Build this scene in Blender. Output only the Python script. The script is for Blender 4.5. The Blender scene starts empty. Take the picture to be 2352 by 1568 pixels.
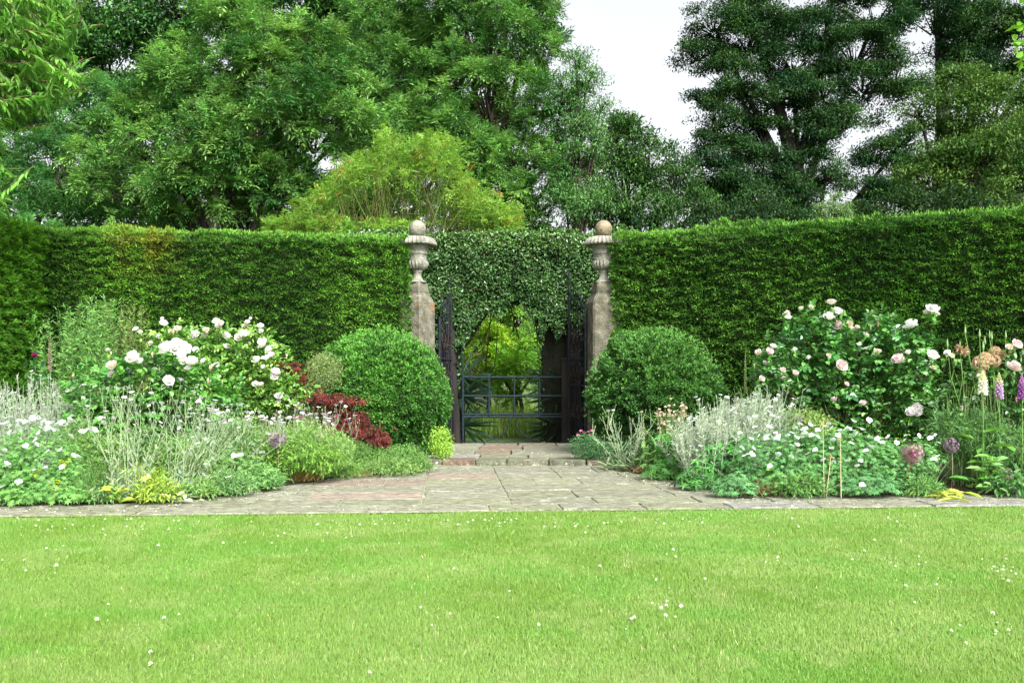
import bpy, math, random
import numpy as np
from mathutils import Vector

# ------------------------------------------------------------------ camera, world, sun, exposure
C = bpy.context.scene
COL = C.collection
CAM_H = 1.05
F = 2070.0          # focal length in units of the 2352 px wide view
CX, HY = 1176.0, 870.0
cd = bpy.data.cameras.new('camera'); cam = bpy.data.objects.new('camera', cd); COL.objects.link(cam)
cam.location = (0, 0, CAM_H); cam.rotation_euler = (math.radians(90), 0, 0)
cd.sensor_width = 36; cd.lens = 36 * F / 2352; cd.shift_y = (HY - 784) / 2352
cd.clip_end = 1500; cd.clip_start = 0.05
C.camera = cam
W = bpy.data.worlds.new('World'); C.world = W; W.use_nodes = True
nt = W.node_tree; nt.nodes.clear()
wo = nt.nodes.new('ShaderNodeOutputWorld'); bg = nt.nodes.new('ShaderNodeBackground')
sky = nt.nodes.new('ShaderNodeTexSky'); sky.sky_type = 'NISHITA'; sky.sun_disc = False
SUN_EL, SUN_AZ = math.radians(42), math.radians(152)     # azimuth clockwise from +Y
sky.sun_elevation = SUN_EL; sky.sun_rotation = SUN_AZ
sky.air_density = 1.0; sky.dust_density = 6.0; sky.ozone_density = 1.0
hs = nt.nodes.new('ShaderNodeHueSaturation'); hs.inputs['Saturation'].default_value = 0.18
hs.inputs['Value'].default_value = 1.0
nt.links.new(sky.outputs[0], hs.inputs['Color']); nt.links.new(hs.outputs[0], bg.inputs[0])
bg.inputs[1].default_value = 0.13
nt.links.new(bg.outputs[0], wo.inputs[0])
sl = bpy.data.lights.new('sun', 'SUN'); sl.energy = 2.2; sl.angle = math.radians(22); sl.color = (1.0, 0.975, 0.93)
so = bpy.data.objects.new('sun', sl); COL.objects.link(so)
sd = Vector((math.sin(SUN_AZ) * math.cos(SUN_EL), math.cos(SUN_AZ) * math.cos(SUN_EL), math.sin(SUN_EL)))
so.rotation_euler = sd.to_track_quat('Z', 'Y').to_euler(); so.location = (0, 0, 30)
C.view_settings.view_transform = 'Standard'; C.view_settings.look = 'None'
C.view_settings.exposure = 1.5; C.view_settings.gamma = 1.0; C.view_settings.use_curve_mapping = False
C.render.engine = 'CYCLES'
C.cycles.max_bounces = 6; C.cycles.diffuse_bounces = 4; C.cycles.glossy_bounces = 2
C.cycles.transmission_bounces = 4; C.cycles.transparent_max_bounces = 4
C.cycles.use_denoising = True

# ------------------------------------------------------------------ helpers
R = np.random.default_rng(7)
def P(dx, dy, Y): return np.array([(dx - CX) * Y / F, Y, CAM_H - (dy - HY) * Y / F])
def G(dx, dy, z=0.04):
    Y = (CAM_H - z) * F / (dy - HY); return np.array([(dx - CX) * Y / F, Y, z])
def nrm(a): return a / np.maximum(np.linalg.norm(a, axis=-1, keepdims=True), 1e-9)
def rdir(n):
    return nrm(R.normal(size=(n, 3)))
def vhash(i, j, k):
    h = np.sin(i * 127.1 + j * 311.7 + k * 74.7) * 43758.5453
    return h - np.floor(h)
def noise(p, s=1.0):
    p = np.asarray(p) * s + 100.0
    i = np.floor(p); f = p - i; f = f * f * (3 - 2 * f)
    o = 0
    for a in (0, 1):
        for b in (0, 1):
            for c in (0, 1):
                w = (f[..., 0] if a else 1 - f[..., 0]) * (f[..., 1] if b else 1 - f[..., 1]) * (f[..., 2] if c else 1 - f[..., 2])
                o = o + w * vhash(i[..., 0] + a, i[..., 1] + b, i[..., 2] + c)
    return o
def cols(n, base, var=0.22, hue=0.08):
    c = np.tile(np.asarray(base, float), (n, 1)) if np.ndim(base) == 1 else np.array(base, float)
    c = c * (1 + var * R.normal(size=(n, 1)).clip(-2, 2))
    c = c * (1 + hue * R.normal(size=(n, 3)).clip(-2, 2))
    return c.clip(0.003, 0.95)
def mix(a, b, t):
    t = np.asarray(t)[..., None]; return np.asarray(a) * (1 - t) + np.asarray(b) * t

class LM:
    """collects leaves, tubes and patches; build() links them as ONE mesh object"""
    def __init__(s): s.V = []; s.F = []; s.c = []; s.n = 0; s.smooth = []
    def add(s, v, f, c, smooth=False):
        v = np.asarray(v, float).reshape(-1, 3); f = np.asarray(f)
        s.V.append(v); s.F.append(f + s.n); s.n += len(v)
        c = np.asarray(c, float)
        if c.ndim == 1: c = np.tile(c, (len(f), 1))
        s.c.append(c); s.smooth.append(np.full(len(f), smooth))
    def leaves(s, p, d, n, L, Wd, c, sag=0.12):
        """one quad, pointed at both ends"""
        N = len(p)
        if N == 0: return
        L = np.broadcast_to(np.asarray(L, float).reshape(-1, 1), (N, 1)); Wd = np.broadcast_to(np.asarray(Wd, float).reshape(-1, 1), (N, 1))
        d = nrm(d); sd_ = nrm(np.cross(d, n)); up = nrm(np.cross(sd_, d))
        m = p + d * L * 0.42
        v = np.stack([p, m + sd_ * Wd * .5 + up * Wd * .12, p + d * L - up * L * sag, m - sd_ * Wd * .5 + up * Wd * .12], 1)
        f = np.arange(N * 4).reshape(N, 4)
        s.add(v, f, c)
    def broad(s, p, d, n, L, Wd, c, sag=0.15, fold=0.18):
        """two quads folded along the midrib: an oval leaf"""
        N = len(p)
        if N == 0: return
        L = np.broadcast_to(np.asarray(L, float).reshape(-1, 1), (N, 1)); Wd = np.broadcast_to(np.asarray(Wd, float).reshape(-1, 1), (N, 1))
        d = nrm(d); sd_ = nrm(np.cross(d, n)); up = nrm(np.cross(sd_, d))
        a1 = p + d * L * .25; a2 = p + d * L * .68 - up * L * sag * .4
        v = np.stack([p, a1 + sd_ * Wd * .46 + up * Wd * fold, a2 + sd_ * Wd * .42 + up * Wd * fold, p + d * L - up * L * sag,
                      a2 - sd_ * Wd * .42 + up * Wd * fold, a1 - sd_ * Wd * .46 + up * Wd * fold], 1)
        b = np.arange(N)[:, None] * 6
        f = np.concatenate([b + np.array([[0, 1, 2, 3]]), b + np.array([[0, 3, 4, 5]])], 0)
        c = np.asarray(c)
        if c.ndim == 1: c = np.tile(c, (N, 1))
        s.add(v, f, np.concatenate([c, c], 0))
    def pinnate(s, p, d, n, L, k, lf, wf, c, droop=0.25):
        """compound leaves: k pairs of leaflets on a drooping rachis, plus a tip leaflet"""
        N = len(p); d = nrm(d); sd_ = nrm(np.cross(d, n)); up = nrm(np.cross(sd_, d))
        L = np.broadcast_to(np.asarray(L, float).reshape(-1, 1), (N, 1))
        A = []
        for i in range(k + 1):
            t = 0.25 + 0.75 * i / k
            q = p + d * L * t - np.array([0, 0, 1.0]) * L * droop * t * t
            if i == k: A.append((q, d - up * .3))
            else:
                A.append((q, nrm(sd_ + d * .65 - up * .15))); A.append((q, nrm(-sd_ + d * .65 - up * .15)))
        q = np.concatenate([a[0] for a in A]); dd = np.concatenate([a[1] for a in A])
        m = len(A); cc = np.concatenate([c] * m) * (1 + .1 * R.normal(size=(N * m, 1)))
        ln = np.tile((L * lf), (m, 1)) * (0.8 + .4 * R.random((N * m, 1)))
        nn = nrm(np.concatenate([up] * m) + .35 * R.normal(size=(N * m, 3)))
        s.leaves(q, dd + .15 * R.normal(size=(N * m, 3)), nn, ln, ln * wf, cc.clip(.002, .9))
    def star(s, p, n, rad, k, wf, c, up=0.1):
        """palmate leaves or flat flowers"""
        N = len(p); n = nrm(n); a = nrm(np.cross(n, rdir(N))); b = np.cross(n, a)
        rad = np.broadcast_to(np.asarray(rad, float).reshape(-1, 1), (N, 1))
        for i in range(k):
            t = 2 * math.pi * i / k + R.uniform(0, .2)
            d = a * math.cos(t) + b * math.sin(t) + n * up
            s.leaves(p, d, n, rad, rad * wf, c, sag=0.1)
    def tubes(s, A, B, Cc, r0, r1, c, seg=4, sides=4):
        """quadratic curves A-B-C as tapered tubes (all arrays of N points)"""
        A, B, Cc = [np.asarray(x, float).reshape(-1, 3) for x in (A, B, Cc)]
        N = len(A); r0 = np.broadcast_to(np.asarray(r0, float).reshape(-1, 1), (N, 1)); r1 = np.broadcast_to(np.asarray(r1, float).reshape(-1, 1), (N, 1))
        ref = nrm(np.cross(nrm(Cc - A + 1e-6), np.array([.31, .83, .17]))); ref2 = nrm(np.cross(nrm(Cc - A + 1e-6), ref))
        rings = []
        for i in range(seg + 1):
            t = i / seg; q = A * (1 - t) ** 2 + B * 2 * t * (1 - t) + Cc * t * t; r = r0 * (1 - t) + r1 * t
            rings.append(np.stack([q + (ref * math.cos(2 * math.pi * j / sides) + ref2 * math.sin(2 * math.pi * j / sides)) * r for j in range(sides)], 1))
        v = np.stack(rings, 1).reshape(-1, 3)
        f = []
        for i in range(seg):
            for j in range(sides):
                f.append([i * sides + j, i * sides + (j + 1) % sides, (i + 1) * sides + (j + 1) % sides, (i + 1) * sides + j])
        f = np.array(f)[None] + (np.arange(N) * (seg + 1) * sides)[:, None, None]
        c = np.asarray(c)
        cc = np.repeat(c, len(f[0]), 0) if c.ndim == 2 else c
        s.add(v, f.reshape(-1, 4), cc, smooth=True)
    def poly(s, pts, r, c, sides=6):
        """one tube through a list of points, radius per point"""
        pts = np.array(pts, float); n = len(pts); r = np.broadcast_to(np.asarray(r, float), (n,))
        v = []
        for i in range(n):
            t = pts[min(i + 1, n - 1)] - pts[max(i - 1, 0)]; t = t / (np.linalg.norm(t) + 1e-9)
            a = np.cross(t, [.13, .97, .21]); a /= np.linalg.norm(a); b = np.cross(t, a)
            for j in range(sides):
                w = 2 * math.pi * j / sides; v.append(pts[i] + (a * math.cos(w) + b * math.sin(w)) * r[i])
        f = [[i * sides + j, i * sides + (j + 1) % sides, (i + 1) * sides + (j + 1) % sides, (i + 1) * sides + j] for i in range(n - 1) for j in range(sides)]
        s.add(v, f, c, smooth=True)
    def box(s, lo, hi, c):
        x0, y0, z0 = lo; x1, y1, z1 = hi
        v = [(x0,y0,z0),(x1,y0,z0),(x1,y1,z0),(x0,y1,z0),(x0,y0,z1),(x1,y0,z1),(x1,y1,z1),(x0,y1,z1)]
        s.add(v, [(0,3,2,1),(4,5,6,7),(0,1,5,4),(1,2,6,5),(2,3,7,6),(3,0,4,7)], c)
    def sphere(s, c0, r, c, n=10, m=16, scale=(1, 1, 1), bump=0, bs=4):
        v = []; r0 = np.array(scale) * r
        for i in range(n + 1):
            t = math.pi * i / n
            for j in range(m):
                w = 2 * math.pi * j / m; d = np.array([math.sin(t) * math.cos(w), math.sin(t) * math.sin(w), math.cos(t)])
                v.append(d)
        v = np.array(v); p = np.array(c0) + v * r0 * (1 + bump * (noise(v, bs) - .5))[:, None]
        f = [[i * m + j, (i + 1) * m + j, (i + 1) * m + (j + 1) % m, i * m + (j + 1) % m] for i in range(n) for j in range(m)]
        s.add(p, f, c, smooth=True)
    def build(s, name, mat, parent=None, origin=(0, 0, 0)):
        o = bpy.data.objects.new(name, s.mesh(name, mat, origin)); COL.objects.link(o)
        if parent is not None: o.parent = parent
        else: o.location = origin
        return o
    def mesh(s, name, mat, origin=(0, 0, 0)):
        V = np.concatenate(s.V) - np.asarray(origin, float); me = bpy.data.meshes.new(name)
        nl = sum(f.size for f in s.F); nf = sum(len(f) for f in s.F)
        me.vertices.add(len(V)); me.vertices.foreach_set('co', V.astype(np.float32).ravel())
        me.loops.add(nl); me.loops.foreach_set('vertex_index', np.concatenate([f.ravel() for f in s.F]).astype(np.int32))
        tot = np.concatenate([np.full(len(f), f.shape[1]) for f in s.F])
        me.polygons.add(nf); me.polygons.foreach_set('loop_start', np.concatenate([[0], np.cumsum(tot)[:-1]]).astype(np.int32))
        me.polygons.foreach_set('use_smooth', np.concatenate(s.smooth))
        me.update(calc_edges=True)
        at = me.attributes.new('tint', 'FLOAT_COLOR', 'FACE')
        cc = np.concatenate(s.c); cc = np.concatenate([cc, np.ones((nf, 1))], 1)
        at.data.foreach_set('color', cc.astype(np.float32).ravel())
        me.materials.append(mat); return me

def tag(o, label=None, cat=None, group=None, kind=None):
    if label: o['label'] = label
    if cat: o['category'] = cat
    if group: o['group'] = group
    if kind: o['kind'] = kind
    return o
def thing(name, label, cat, loc, group=None):
    o = bpy.data.objects.new(name, None); COL.objects.link(o); o.location = loc; o.empty_display_size = .1
    return tag(o, label, cat, group)
def put(mesh, name, parent, loc, rot=(0, 0, 0), sc=1.0):
    o = bpy.data.objects.new(name, mesh); COL.objects.link(o); o.parent = parent
    o.location = loc; o.rotation_euler = rot; o.scale = (sc, sc, sc); return o

# ------------------------------------------------------------------ materials
def newmat(name):
    m = bpy.data.materials.new(name); m.use_nodes = True; n = m.node_tree; n.nodes.clear()
    return m, n, n.nodes.new('ShaderNodeOutputMaterial')
def leafmat(name, trans=0.35, rough=0.5, spec=0.3, warm=(1.08, 1.15, .60), gain=None):
    m, n, out = newmat(name)
    at = n.nodes.new('ShaderNodeAttribute'); at.attribute_name = 'tint'
    pb = n.nodes.new('ShaderNodeBsdfPrincipled'); pb.inputs['Roughness'].default_value = rough
    pb.inputs['Specular IOR Level'].default_value = spec
    src = at.outputs['Color']
    if gain:
        gm = n.nodes.new('ShaderNodeVectorMath'); gm.operation = 'MULTIPLY'; gm.inputs[1].default_value = gain; n.links.new(src, gm.inputs[0]); src = gm.outputs[0]
    n.links.new(src, pb.inputs['Base Color'])
    if trans > 0:
        tr = n.nodes.new('ShaderNodeBsdfTranslucent'); mx = n.nodes.new('ShaderNodeMixShader'); mx.inputs[0].default_value = trans
        vm = n.nodes.new('ShaderNodeVectorMath'); vm.operation = 'MULTIPLY'; vm.inputs[1].default_value = warm
        n.links.new(src, vm.inputs[0]); n.links.new(vm.outputs[0], tr.inputs['Color'])
        n.links.new(pb.outputs[0], mx.inputs[1]); n.links.new(tr.outputs[0], mx.inputs[2]); n.links.new(mx.outputs[0], out.inputs[0])
    else: n.links.new(pb.outputs[0], out.inputs[0])
    return m
def surf(name, stops, scale=6, rough=0.85, bump=0.4, bscale=40, stretch=(1, 1, 1), use_tint=False, detail=8, metallic=0, bdist=0.02, extra=None, spec=.3):
    """noise-coloured surface with bump; stops = [(pos, rgb), ...]; extra = (scale, lo, hi, rgb) adds blotches"""
    m, n, out = newmat(name)
    pb = n.nodes.new('ShaderNodeBsdfPrincipled'); pb.inputs['Roughness'].default_value = rough; pb.inputs['Metallic'].default_value = metallic
    pb.inputs['Specular IOR Level'].default_value = spec
    tc = n.nodes.new('ShaderNodeTexCoord'); mp = n.nodes.new('ShaderNodeMapping'); mp.inputs['Scale'].default_value = stretch
    n.links.new(tc.outputs['Object'], mp.inputs[0])
    nz = n.nodes.new('ShaderNodeTexNoise'); nz.inputs['Scale'].default_value = scale; nz.inputs['Detail'].default_value = detail
    n.links.new(mp.outputs[0], nz.inputs['Vector'])
    cr = n.nodes.new('ShaderNodeValToRGB'); el = cr.color_ramp.elements
    for i, (p, c) in enumerate(stops):
        e = el[i] if i < 2 else el.new(p)
        e.position = p; e.color = (*c, 1)
    n.links.new(nz.outputs['Fac'], cr.inputs[0]); colr = cr.outputs[0]
    if use_tint:
        at = n.nodes.new('ShaderNodeAttribute'); at.attribute_name = 'tint'
        mu = n.nodes.new('ShaderNodeVectorMath'); mu.operation = 'MULTIPLY'
        n.links.new(colr, mu.inputs[0]); n.links.new(at.outputs['Color'], mu.inputs[1]); colr = mu.outputs[0]
    if extra:
        for (es, lo, hi, ec) in extra:
            n2 = n.nodes.new('ShaderNodeTexNoise'); n2.inputs['Scale'].default_value = es; n2.inputs['Detail'].default_value = 10; n2.inputs['Roughness'].default_value = .65
            n.links.new(mp.outputs[0], n2.inputs['Vector'])
            mr = n.nodes.new('ShaderNodeMapRange'); mr.inputs['From Min'].default_value = lo; mr.inputs['From Max'].default_value = hi
            n.links.new(n2.outputs['Fac'], mr.inputs['Value'])
            mm = n.nodes.new('ShaderNodeMix'); mm.data_type = 'RGBA'; mm.inputs[7].default_value = (*ec, 1)
            n.links.new(mr.outputs[0], mm.inputs[0]); n.links.new(colr, mm.inputs[6]); colr = mm.outputs[2]
    n.links.new(colr, pb.inputs['Base Color'])
    b = n.nodes.new('ShaderNodeBump'); b.inputs['Strength'].default_value = bump; b.inputs['Distance'].default_value = bdist
    n3 = n.nodes.new('ShaderNodeTexNoise'); n3.inputs['Scale'].default_value = bscale; n3.inputs['Detail'].default_value = 6
    n.links.new(mp.outputs[0], n3.inputs['Vector']); n.links.new(n3.outputs['Fac'], b.inputs['Height']); n.links.new(b.outputs[0], pb.inputs['Normal'])
    n.links.new(pb.outputs[0], out.inputs[0]); return m

M = dict(
    leaf=leafmat('leaf', .28, .5, .3, gain=(1.2, 1.33, 1.1)), yew=leafmat('yew_leaf', .22, .55, .25, gain=(1.38, 1.68, 1.25)), gloss=leafmat('glossy_leaf', .18, .33, .55, gain=(1.1, 1.35, 1.1)),
    treeleaf=leafmat('tree_leaf', .26, .55, .2, gain=(1.12, 1.25, 1.05)), bright=leafmat('young_leaf', .4, .5, .3),
    dark=leafmat('dark_leaf', .22, .75, .1, gain=(1.05, 1.25, 1.0)), silver=leafmat('silver_leaf', .2, .8, .1, (1, 1, .9)), petal=leafmat('petal', .4, .7, .1, (1, 1, 1)),
    grass=leafmat('grass_blade', .42, .5, .3), dry=leafmat('dry_stem', .15, .8, .1, (1, 1, 1)),
    bark=surf('bark', [(.3, (.016, .012, .009)), (.7, (.055, .04, .028))], 8, .9, .9, 20, (1, 1, .25)),
    darkbark=surf('dark_bark', [(.3, (.008, .0065, .006)), (.7, (.026, .019, .016))], 8, .9, .9, 20, (1, 1, .25)),
    rust=surf('dark_iron', [(.3, (.012, .009, .008)), (.7, (.035, .026, .022))], 20, .7, .3, 60, spec=.2),
    shadewood=surf('shaded_wood', [(.3, (.008, .007, .007)), (.7, (.025, .021, .018))], 8, .9, .9, 20, (1, 1, .25)),  # wood coloured almost black to paint the deep shade of the gateway
    core=surf('hedge_shade', [(.3, (.004, .006, .003)), (.7, (.012, .014, .006))], 9, 1, .8, 18),  # near-black colour stands in for shade inside hedges, arch and box balls
    soil=surf('soil', [(.3, (.018, .015, .009)), (.7, (.05, .04, .024))], 14, 1, 1, 30),  # earth colour darkened to paint the shadow along the bed edge
    joint=surf('mossy_joint', [(.3, (.17, .19, .11)), (.7, (.33, .33, .23))], 14, 1, 1, 30),
    lawn=surf('lawn_ground', [(.3, (.09, .17, .025)), (.7, (.16, .25, .045))], 3, 1, 1, 60, extra=[(.9, .5, .7, (.16, .24, .06))]),
    meadow=surf('meadow_ground', [(.3, (.04, .08, .015)), (.7, (.08, .13, .03))], 2, 1, 1, 40),
    slab=surf('sandstone_slab', [(.3, (.30, .30, .27)), (.5, (.49, .49, .44)), (.7, (.70, .71, .64))], 11, .95, 1, 20, (1, 2.0, 1), use_tint=True, bdist=.03,
              extra=[(12, .565, .64, (.085, .09, .055)), (5, .60, .66, (.36, .36, .30)), (34, .60, .68, (.55, .54, .43)), (3.5, .55, .8, (.24, .25, .18))]),
    stone=surf('weathered_stone', [(.3, (.19, .175, .14)), (.55, (.34, .32, .26)), (.75, (.47, .45, .38))], 9, .95, .9, 45,
               extra=[(11, .56, .66, (.10, .10, .075)), (7, .60, .70, (.36, .17, .055)), (30, .62, .68, (.50, .50, .42))]),
    stone_dark=surf('mossy_stone', [(.3, (.05, .05, .034)), (.55, (.105, .10, .070)), (.75, (.18, .17, .125))], 9, .95, .9, 45,
               extra=[(11, .52, .66, (.07, .075, .045)), (7, .66, .74, (.17, .10, .06)), (40, .66, .70, (.33, .33, .28))]),
    iron=surf('painted_iron', [(.3, (.006, .008, .011)), (.7, (.016, .020, .026))], 20, .6, .3, 60, spec=.2),
    blueiron=surf('blue_green_painted_metal', [(.3, (.007, .015, .021)), (.7, (.014, .027, .035))], 14, .65, .3, 60, spec=.2),
)

# ------------------------------------------------------------------ setting: ground, lawn, paving, beds
def sheet(name, pts, mat, z=None):
    s = LM(); pts = np.array([[p[0], p[1], p[2] if len(p) > 2 else z] for p in pts])
    s.add(pts, [list(range(len(pts)))], (1, 1, 1)); return tag(s.build(name, mat), kind='structure')
sheet('ground', [(-300, -60, -.03), (300, -60, -.03), (300, 500, -.03), (-300, 500, -.03)], M['meadow'])
def lawn_edge(x): return 6.79 + (x + 3.86) * .072
sheet('lawn', [(-14, -6, 0), (14, -6, 0), (14, lawn_edge(14), 0), (-14, lawn_edge(-14), 0)], M['lawn'])
s = LM(); s.add([(-14, lawn_edge(-14), .011), (14, lawn_edge(14), .011), (14, 11, .011), (-14, 11, .011)], [(0, 1, 2, 3)], (1, 1, 1))
tag(s.build('paving_joints', M['joint']), kind='structure')

def slab(s, q, z, c, th=.018, inset=.005):
    """q = four ground corners; a worn slab with rounded rim"""
    q = np.array(q, float); cen = q.mean(0); pts = []
    for i in range(4):
        a, b = q[i], q[(i + 1) % 4]
        for t in np.linspace(0, 1, 7)[:-1]:
            p = a * (1 - t) + b * t; d = (cen - p) / np.linalg.norm(cen - p); pts.append(p + d * abs(R.normal()) * .007)
    pts = np.array(pts); n = len(pts); d = (cen - pts) / np.linalg.norm(cen - pts, axis=1, keepdims=True)
    tilt = R.normal(size=2) * .004
    def ring(ins, zz):
        w = pts + d * ins; return np.column_stack([w, zz + (w - cen) @ tilt + (R.normal(size=n) * .0012 if ins else 0)])
    v = np.concatenate([ring(0, z - th), ring(0, z - .006), ring(inset, z), [[*cen, z]]])
    f4 = [[k * n + i, k * n + (i + 1) % n, (k + 1) * n + (i + 1) % n, (k + 1) * n + i] for k in (0, 1) for i in range(n)]
    s.add(v, f4, c)
    s.add(v, [[2 * n + i, 2 * n + (i + 1) % n, 3 * n] for i in range(n)], c)
def slabcol():
    r = R.random(); c = np.array([.37, .375, .30])
    if r < .10: c = np.array([.40, .325, .28])
    elif r < .16: c = np.array([.37, .37, .36])
    elif r < .5: c = np.array([.35, .37, .26])
    return c * (1 + .06 * R.normal())
TH = math.atan(.072)
def uv(u, v): return np.array([u * math.cos(TH) - v * math.sin(TH) * 1.0, 7.068 + u * math.sin(TH) + v * math.cos(TH)])
s = LM(); v0 = 0.012
rows = [.33, .38, .52, .46, .58, .5, .62, .6]
for ri, dv in enumerate(rows):
    u = -7.5 + R.uniform(0, .4); halfw = 8 if ri < 2 else (5.2 if ri < 4 else 4.0)
    u = -halfw
    cuts = [u]
    while cuts[-1] < halfw: cuts.append(cuts[-1] + R.uniform(.45, .95))
    if ri >= 1:
        cuts = [c for c in cuts if abs(c + .72) > .3 and abs(c - .02) > .3 and not (-.72 < c < .02)] + [-.72, .02]; cuts.sort()
    for a, b in zip(cuts[:-1], cuts[1:]):
        g = .003
        vv = v0 + dv - (g if ri < len(rows) - 1 else g)
        slab(s, [uv(a + g, v0 + g), uv(b - g, v0 + g), uv(b - g, vv), uv(a + g, vv)], .022 + R.normal() * .0015, slabcol())
    v0 += dv
tag(s.build('paving', M['slab']), kind='structure')
# raised landing with its rough kerb stones (10.7 m away)
s = LM(); LY = 10.72; x = -1.12
kc = [(.22, .22, .16), (.25, .17, .14), (.20, .21, .15), (.23, .23, .17), (.19, .2, .15), (.23, .18, .15)]
i = 0
while x < 1.45:
    w = R.uniform(.28, .5); slab(s, [(x, LY + R.normal() * .008), (x + w - .012, LY + R.normal() * .008), (x + w - .012, LY + .34), (x, LY + .34)], .082 + R.normal() * .003, np.array(kc[i % 6]) * 1.0, th=.08, inset=.02)
    x += w; i += 1
y = LY + .35
for dv in (.62, .7, .72, .56):
    x = -1.6
    while x < 1.6:
        w = R.uniform(.45, .9)
        c = np.array([.34, .265, .215]) if (abs(x + w / 2) < .55 and R.random() < .8) else slabcol()
        slab(s, [(x, y), (x + w - .012, y), (x + w - .012, y + dv - .012), (x, y + dv - .012)], .078 + R.normal() * .002, c, th=.08); x += w
    y += dv
tag(s.build('landing', M['slab']), kind='structure')

LB = [(-9, G(0, 1158)[1] - .3), *[tuple(G(a, b)[:2]) for a, b in [(0, 1157), (270, 1152), (470, 1140), (560, 1126), (640, 1113), (780, 1092), (860, 1089), (985, 1072)]],
      (-1.03, 10.75), (-.98, 11.4), (-.9, 12.2), (-1.1, 13.1), (-9, 13.1)]
RB = [(9, 8.4), *[tuple(G(a, b)[:2]) for a, b in [(2352, 1130), (2000, 1132), (1700, 1133), (1600, 1108), (1450, 1081), (1408, 1072)]],
      (1.2, 10.8), (1.12, 11.4), (.88, 12.2), (1.0, 13.1), (9, 13.1)]
for nm, pts in (('flower_bed', LB), ('flower_bed', RB)):
    s = LM(); a = np.array([[p[0], p[1], .04] for p in pts]); b = a.copy(); b[:, 2] = -.02; n = len(a)
    s.add(a, [list(range(n))], (1, 1, 1)); s.add(np.concatenate([a, b]), [[i, (i + 1) % n, n + (i + 1) % n, n + i] for i in range(n)], (1, 1, 1))
    tag(s.build(nm, M['soil']), kind='structure')

# ------------------------------------------------------------------ lawn grass (stuff) and clover flowers
def lawn_col(p):
    n1 = noise(np.column_stack([p[:, 0] * 1.6, p[:, 1] * 1.6, p[:, 0] * 0]), 1); n2 = noise(np.column_stack([p[:, 0] * 6, p[:, 1] * 6, p[:, 0] * 0 + 5]), 1)
    n3 = noise(np.column_stack([p[:, 0] * 2.2, p[:, 1] * 3.5, p[:, 0] * 0 + 9]), 1)
    c = mix((.150, .275, .040), (.215, .345, .085), n1)
    c = mix(c, (.14, .32, .05), ((n3 - .60) * 3).clip(0, .5))
    c = mix(c, (.27, .36, .12), ((n2 - .55) * 1.6).clip(0, .5))
    return c
s = LM()
n_tot = 0
for (ya, yb, dens) in ((2.3, 3.3, 36000), (3.3, 4.6, 24000), (4.6, 6.0, 15000), (6.0, 7.9, 11000)):
    hw = yb * .60 + 1.5; n = int((yb - ya) * 2 * hw * dens)
    x = R.uniform(-hw, hw, n); y = R.uniform(ya, yb, n); k = y < lawn_edge(x) + .022 * R.normal(size=n) + .03 * (noise(np.column_stack([x * 3, x * 0, x * 0]), 1) - .5); x, y = x[k], y[k]; n = len(x)
    p = np.column_stack([x, y, np.zeros(n)])
    az = R.uniform(0, 2 * math.pi, n); lean = R.gamma(2, .25, n).clip(0, 1.3)
    h = (.010 + .011 * R.random(n)) * (.75 + .6 * noise(p, 3)); w = .0012 + .00035 * yb + .0010 * R.random(n)
    d = np.column_stack([np.cos(az) * np.sin(lean), np.sin(az) * np.sin(lean), np.cos(lean)])
    a2 = R.uniform(0, math.pi, n); sdv = np.column_stack([np.cos(a2), np.sin(a2) * .4, np.zeros(n)]) * w[:, None]
    tip = p + d * h[:, None] * 1.3
    v = np.stack([p - sdv, p + sdv, tip], 1)
    c = cols(n, lawn_col(p), .07, .03)
    dry = R.random(n) < .02; c[dry] = cols(dry.sum(), (.42, .42, .22), .2)
    s.add(v, np.arange(n * 3).reshape(n, 3), c)
tag(s.build('lawn_grass', M['grass']), 'short mown bright green grass covering the lawn', 'grass', kind='stuff')

s = LM(); n = 26; d = nrm(rdir(n) * np.array([1, 1, .6]) + [0, 0, .35])
s.leaves(np.tile([0, 0, .035], (n, 1)) + d * .003, d, rdir(n), .011, .006, cols(n, (.75, .78, .66), .06, .02))
s.tubes([[0, 0, 0]], [[0, .002, .018]], [[0, 0, .036]], .0012, .001, (.15, .28, .06), 2, 3)
clover = s.mesh('clover_flower', M['petal'])
spots = []
for a, b, sx, sy, k in [(900, 1206, 420, 9, 34), (250, 1210, 260, 14, 26), (1500, 1203, 420, 9, 26), (2050, 1195, 300, 14, 18), (60, 1275, 90, 30, 10), (2310, 1320, 30, 20, 12),
                        (1480, 1420, 130, 25, 8), (2200, 1350, 130, 60, 8), (300, 1440, 280, 90, 7), (1200, 1400, 500, 120, 12), (1620, 1290, 260, 40, 12), (2150, 1290, 200, 40, 8), (600, 1250, 300, 20, 10), (2290, 1450, 40, 40, 5)]:
    for _ in range(k): spots.append((R.normal(a, sx * .6), R.normal(b, sy * .7)))
for (a, b) in spots:
    if b < 1196 or b > 1560 or not (5 < a < 2347): continue
    g = G(a, b, 0)
    if g[1] > lawn_edge(g[0]) - .05: continue
    o = bpy.data.objects.new('clover_flower', clover); COL.objects.link(o); o.location = g; o.scale = [R.uniform(.4, .8)] * 3; o.rotation_euler = (R.normal() * .2, R.normal() * .2, R.uniform(0, 6))
    tag(o, 'tiny white clover flower head standing in the mown lawn', 'clover', 'white clover flowers dotted over the lawn')

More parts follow.
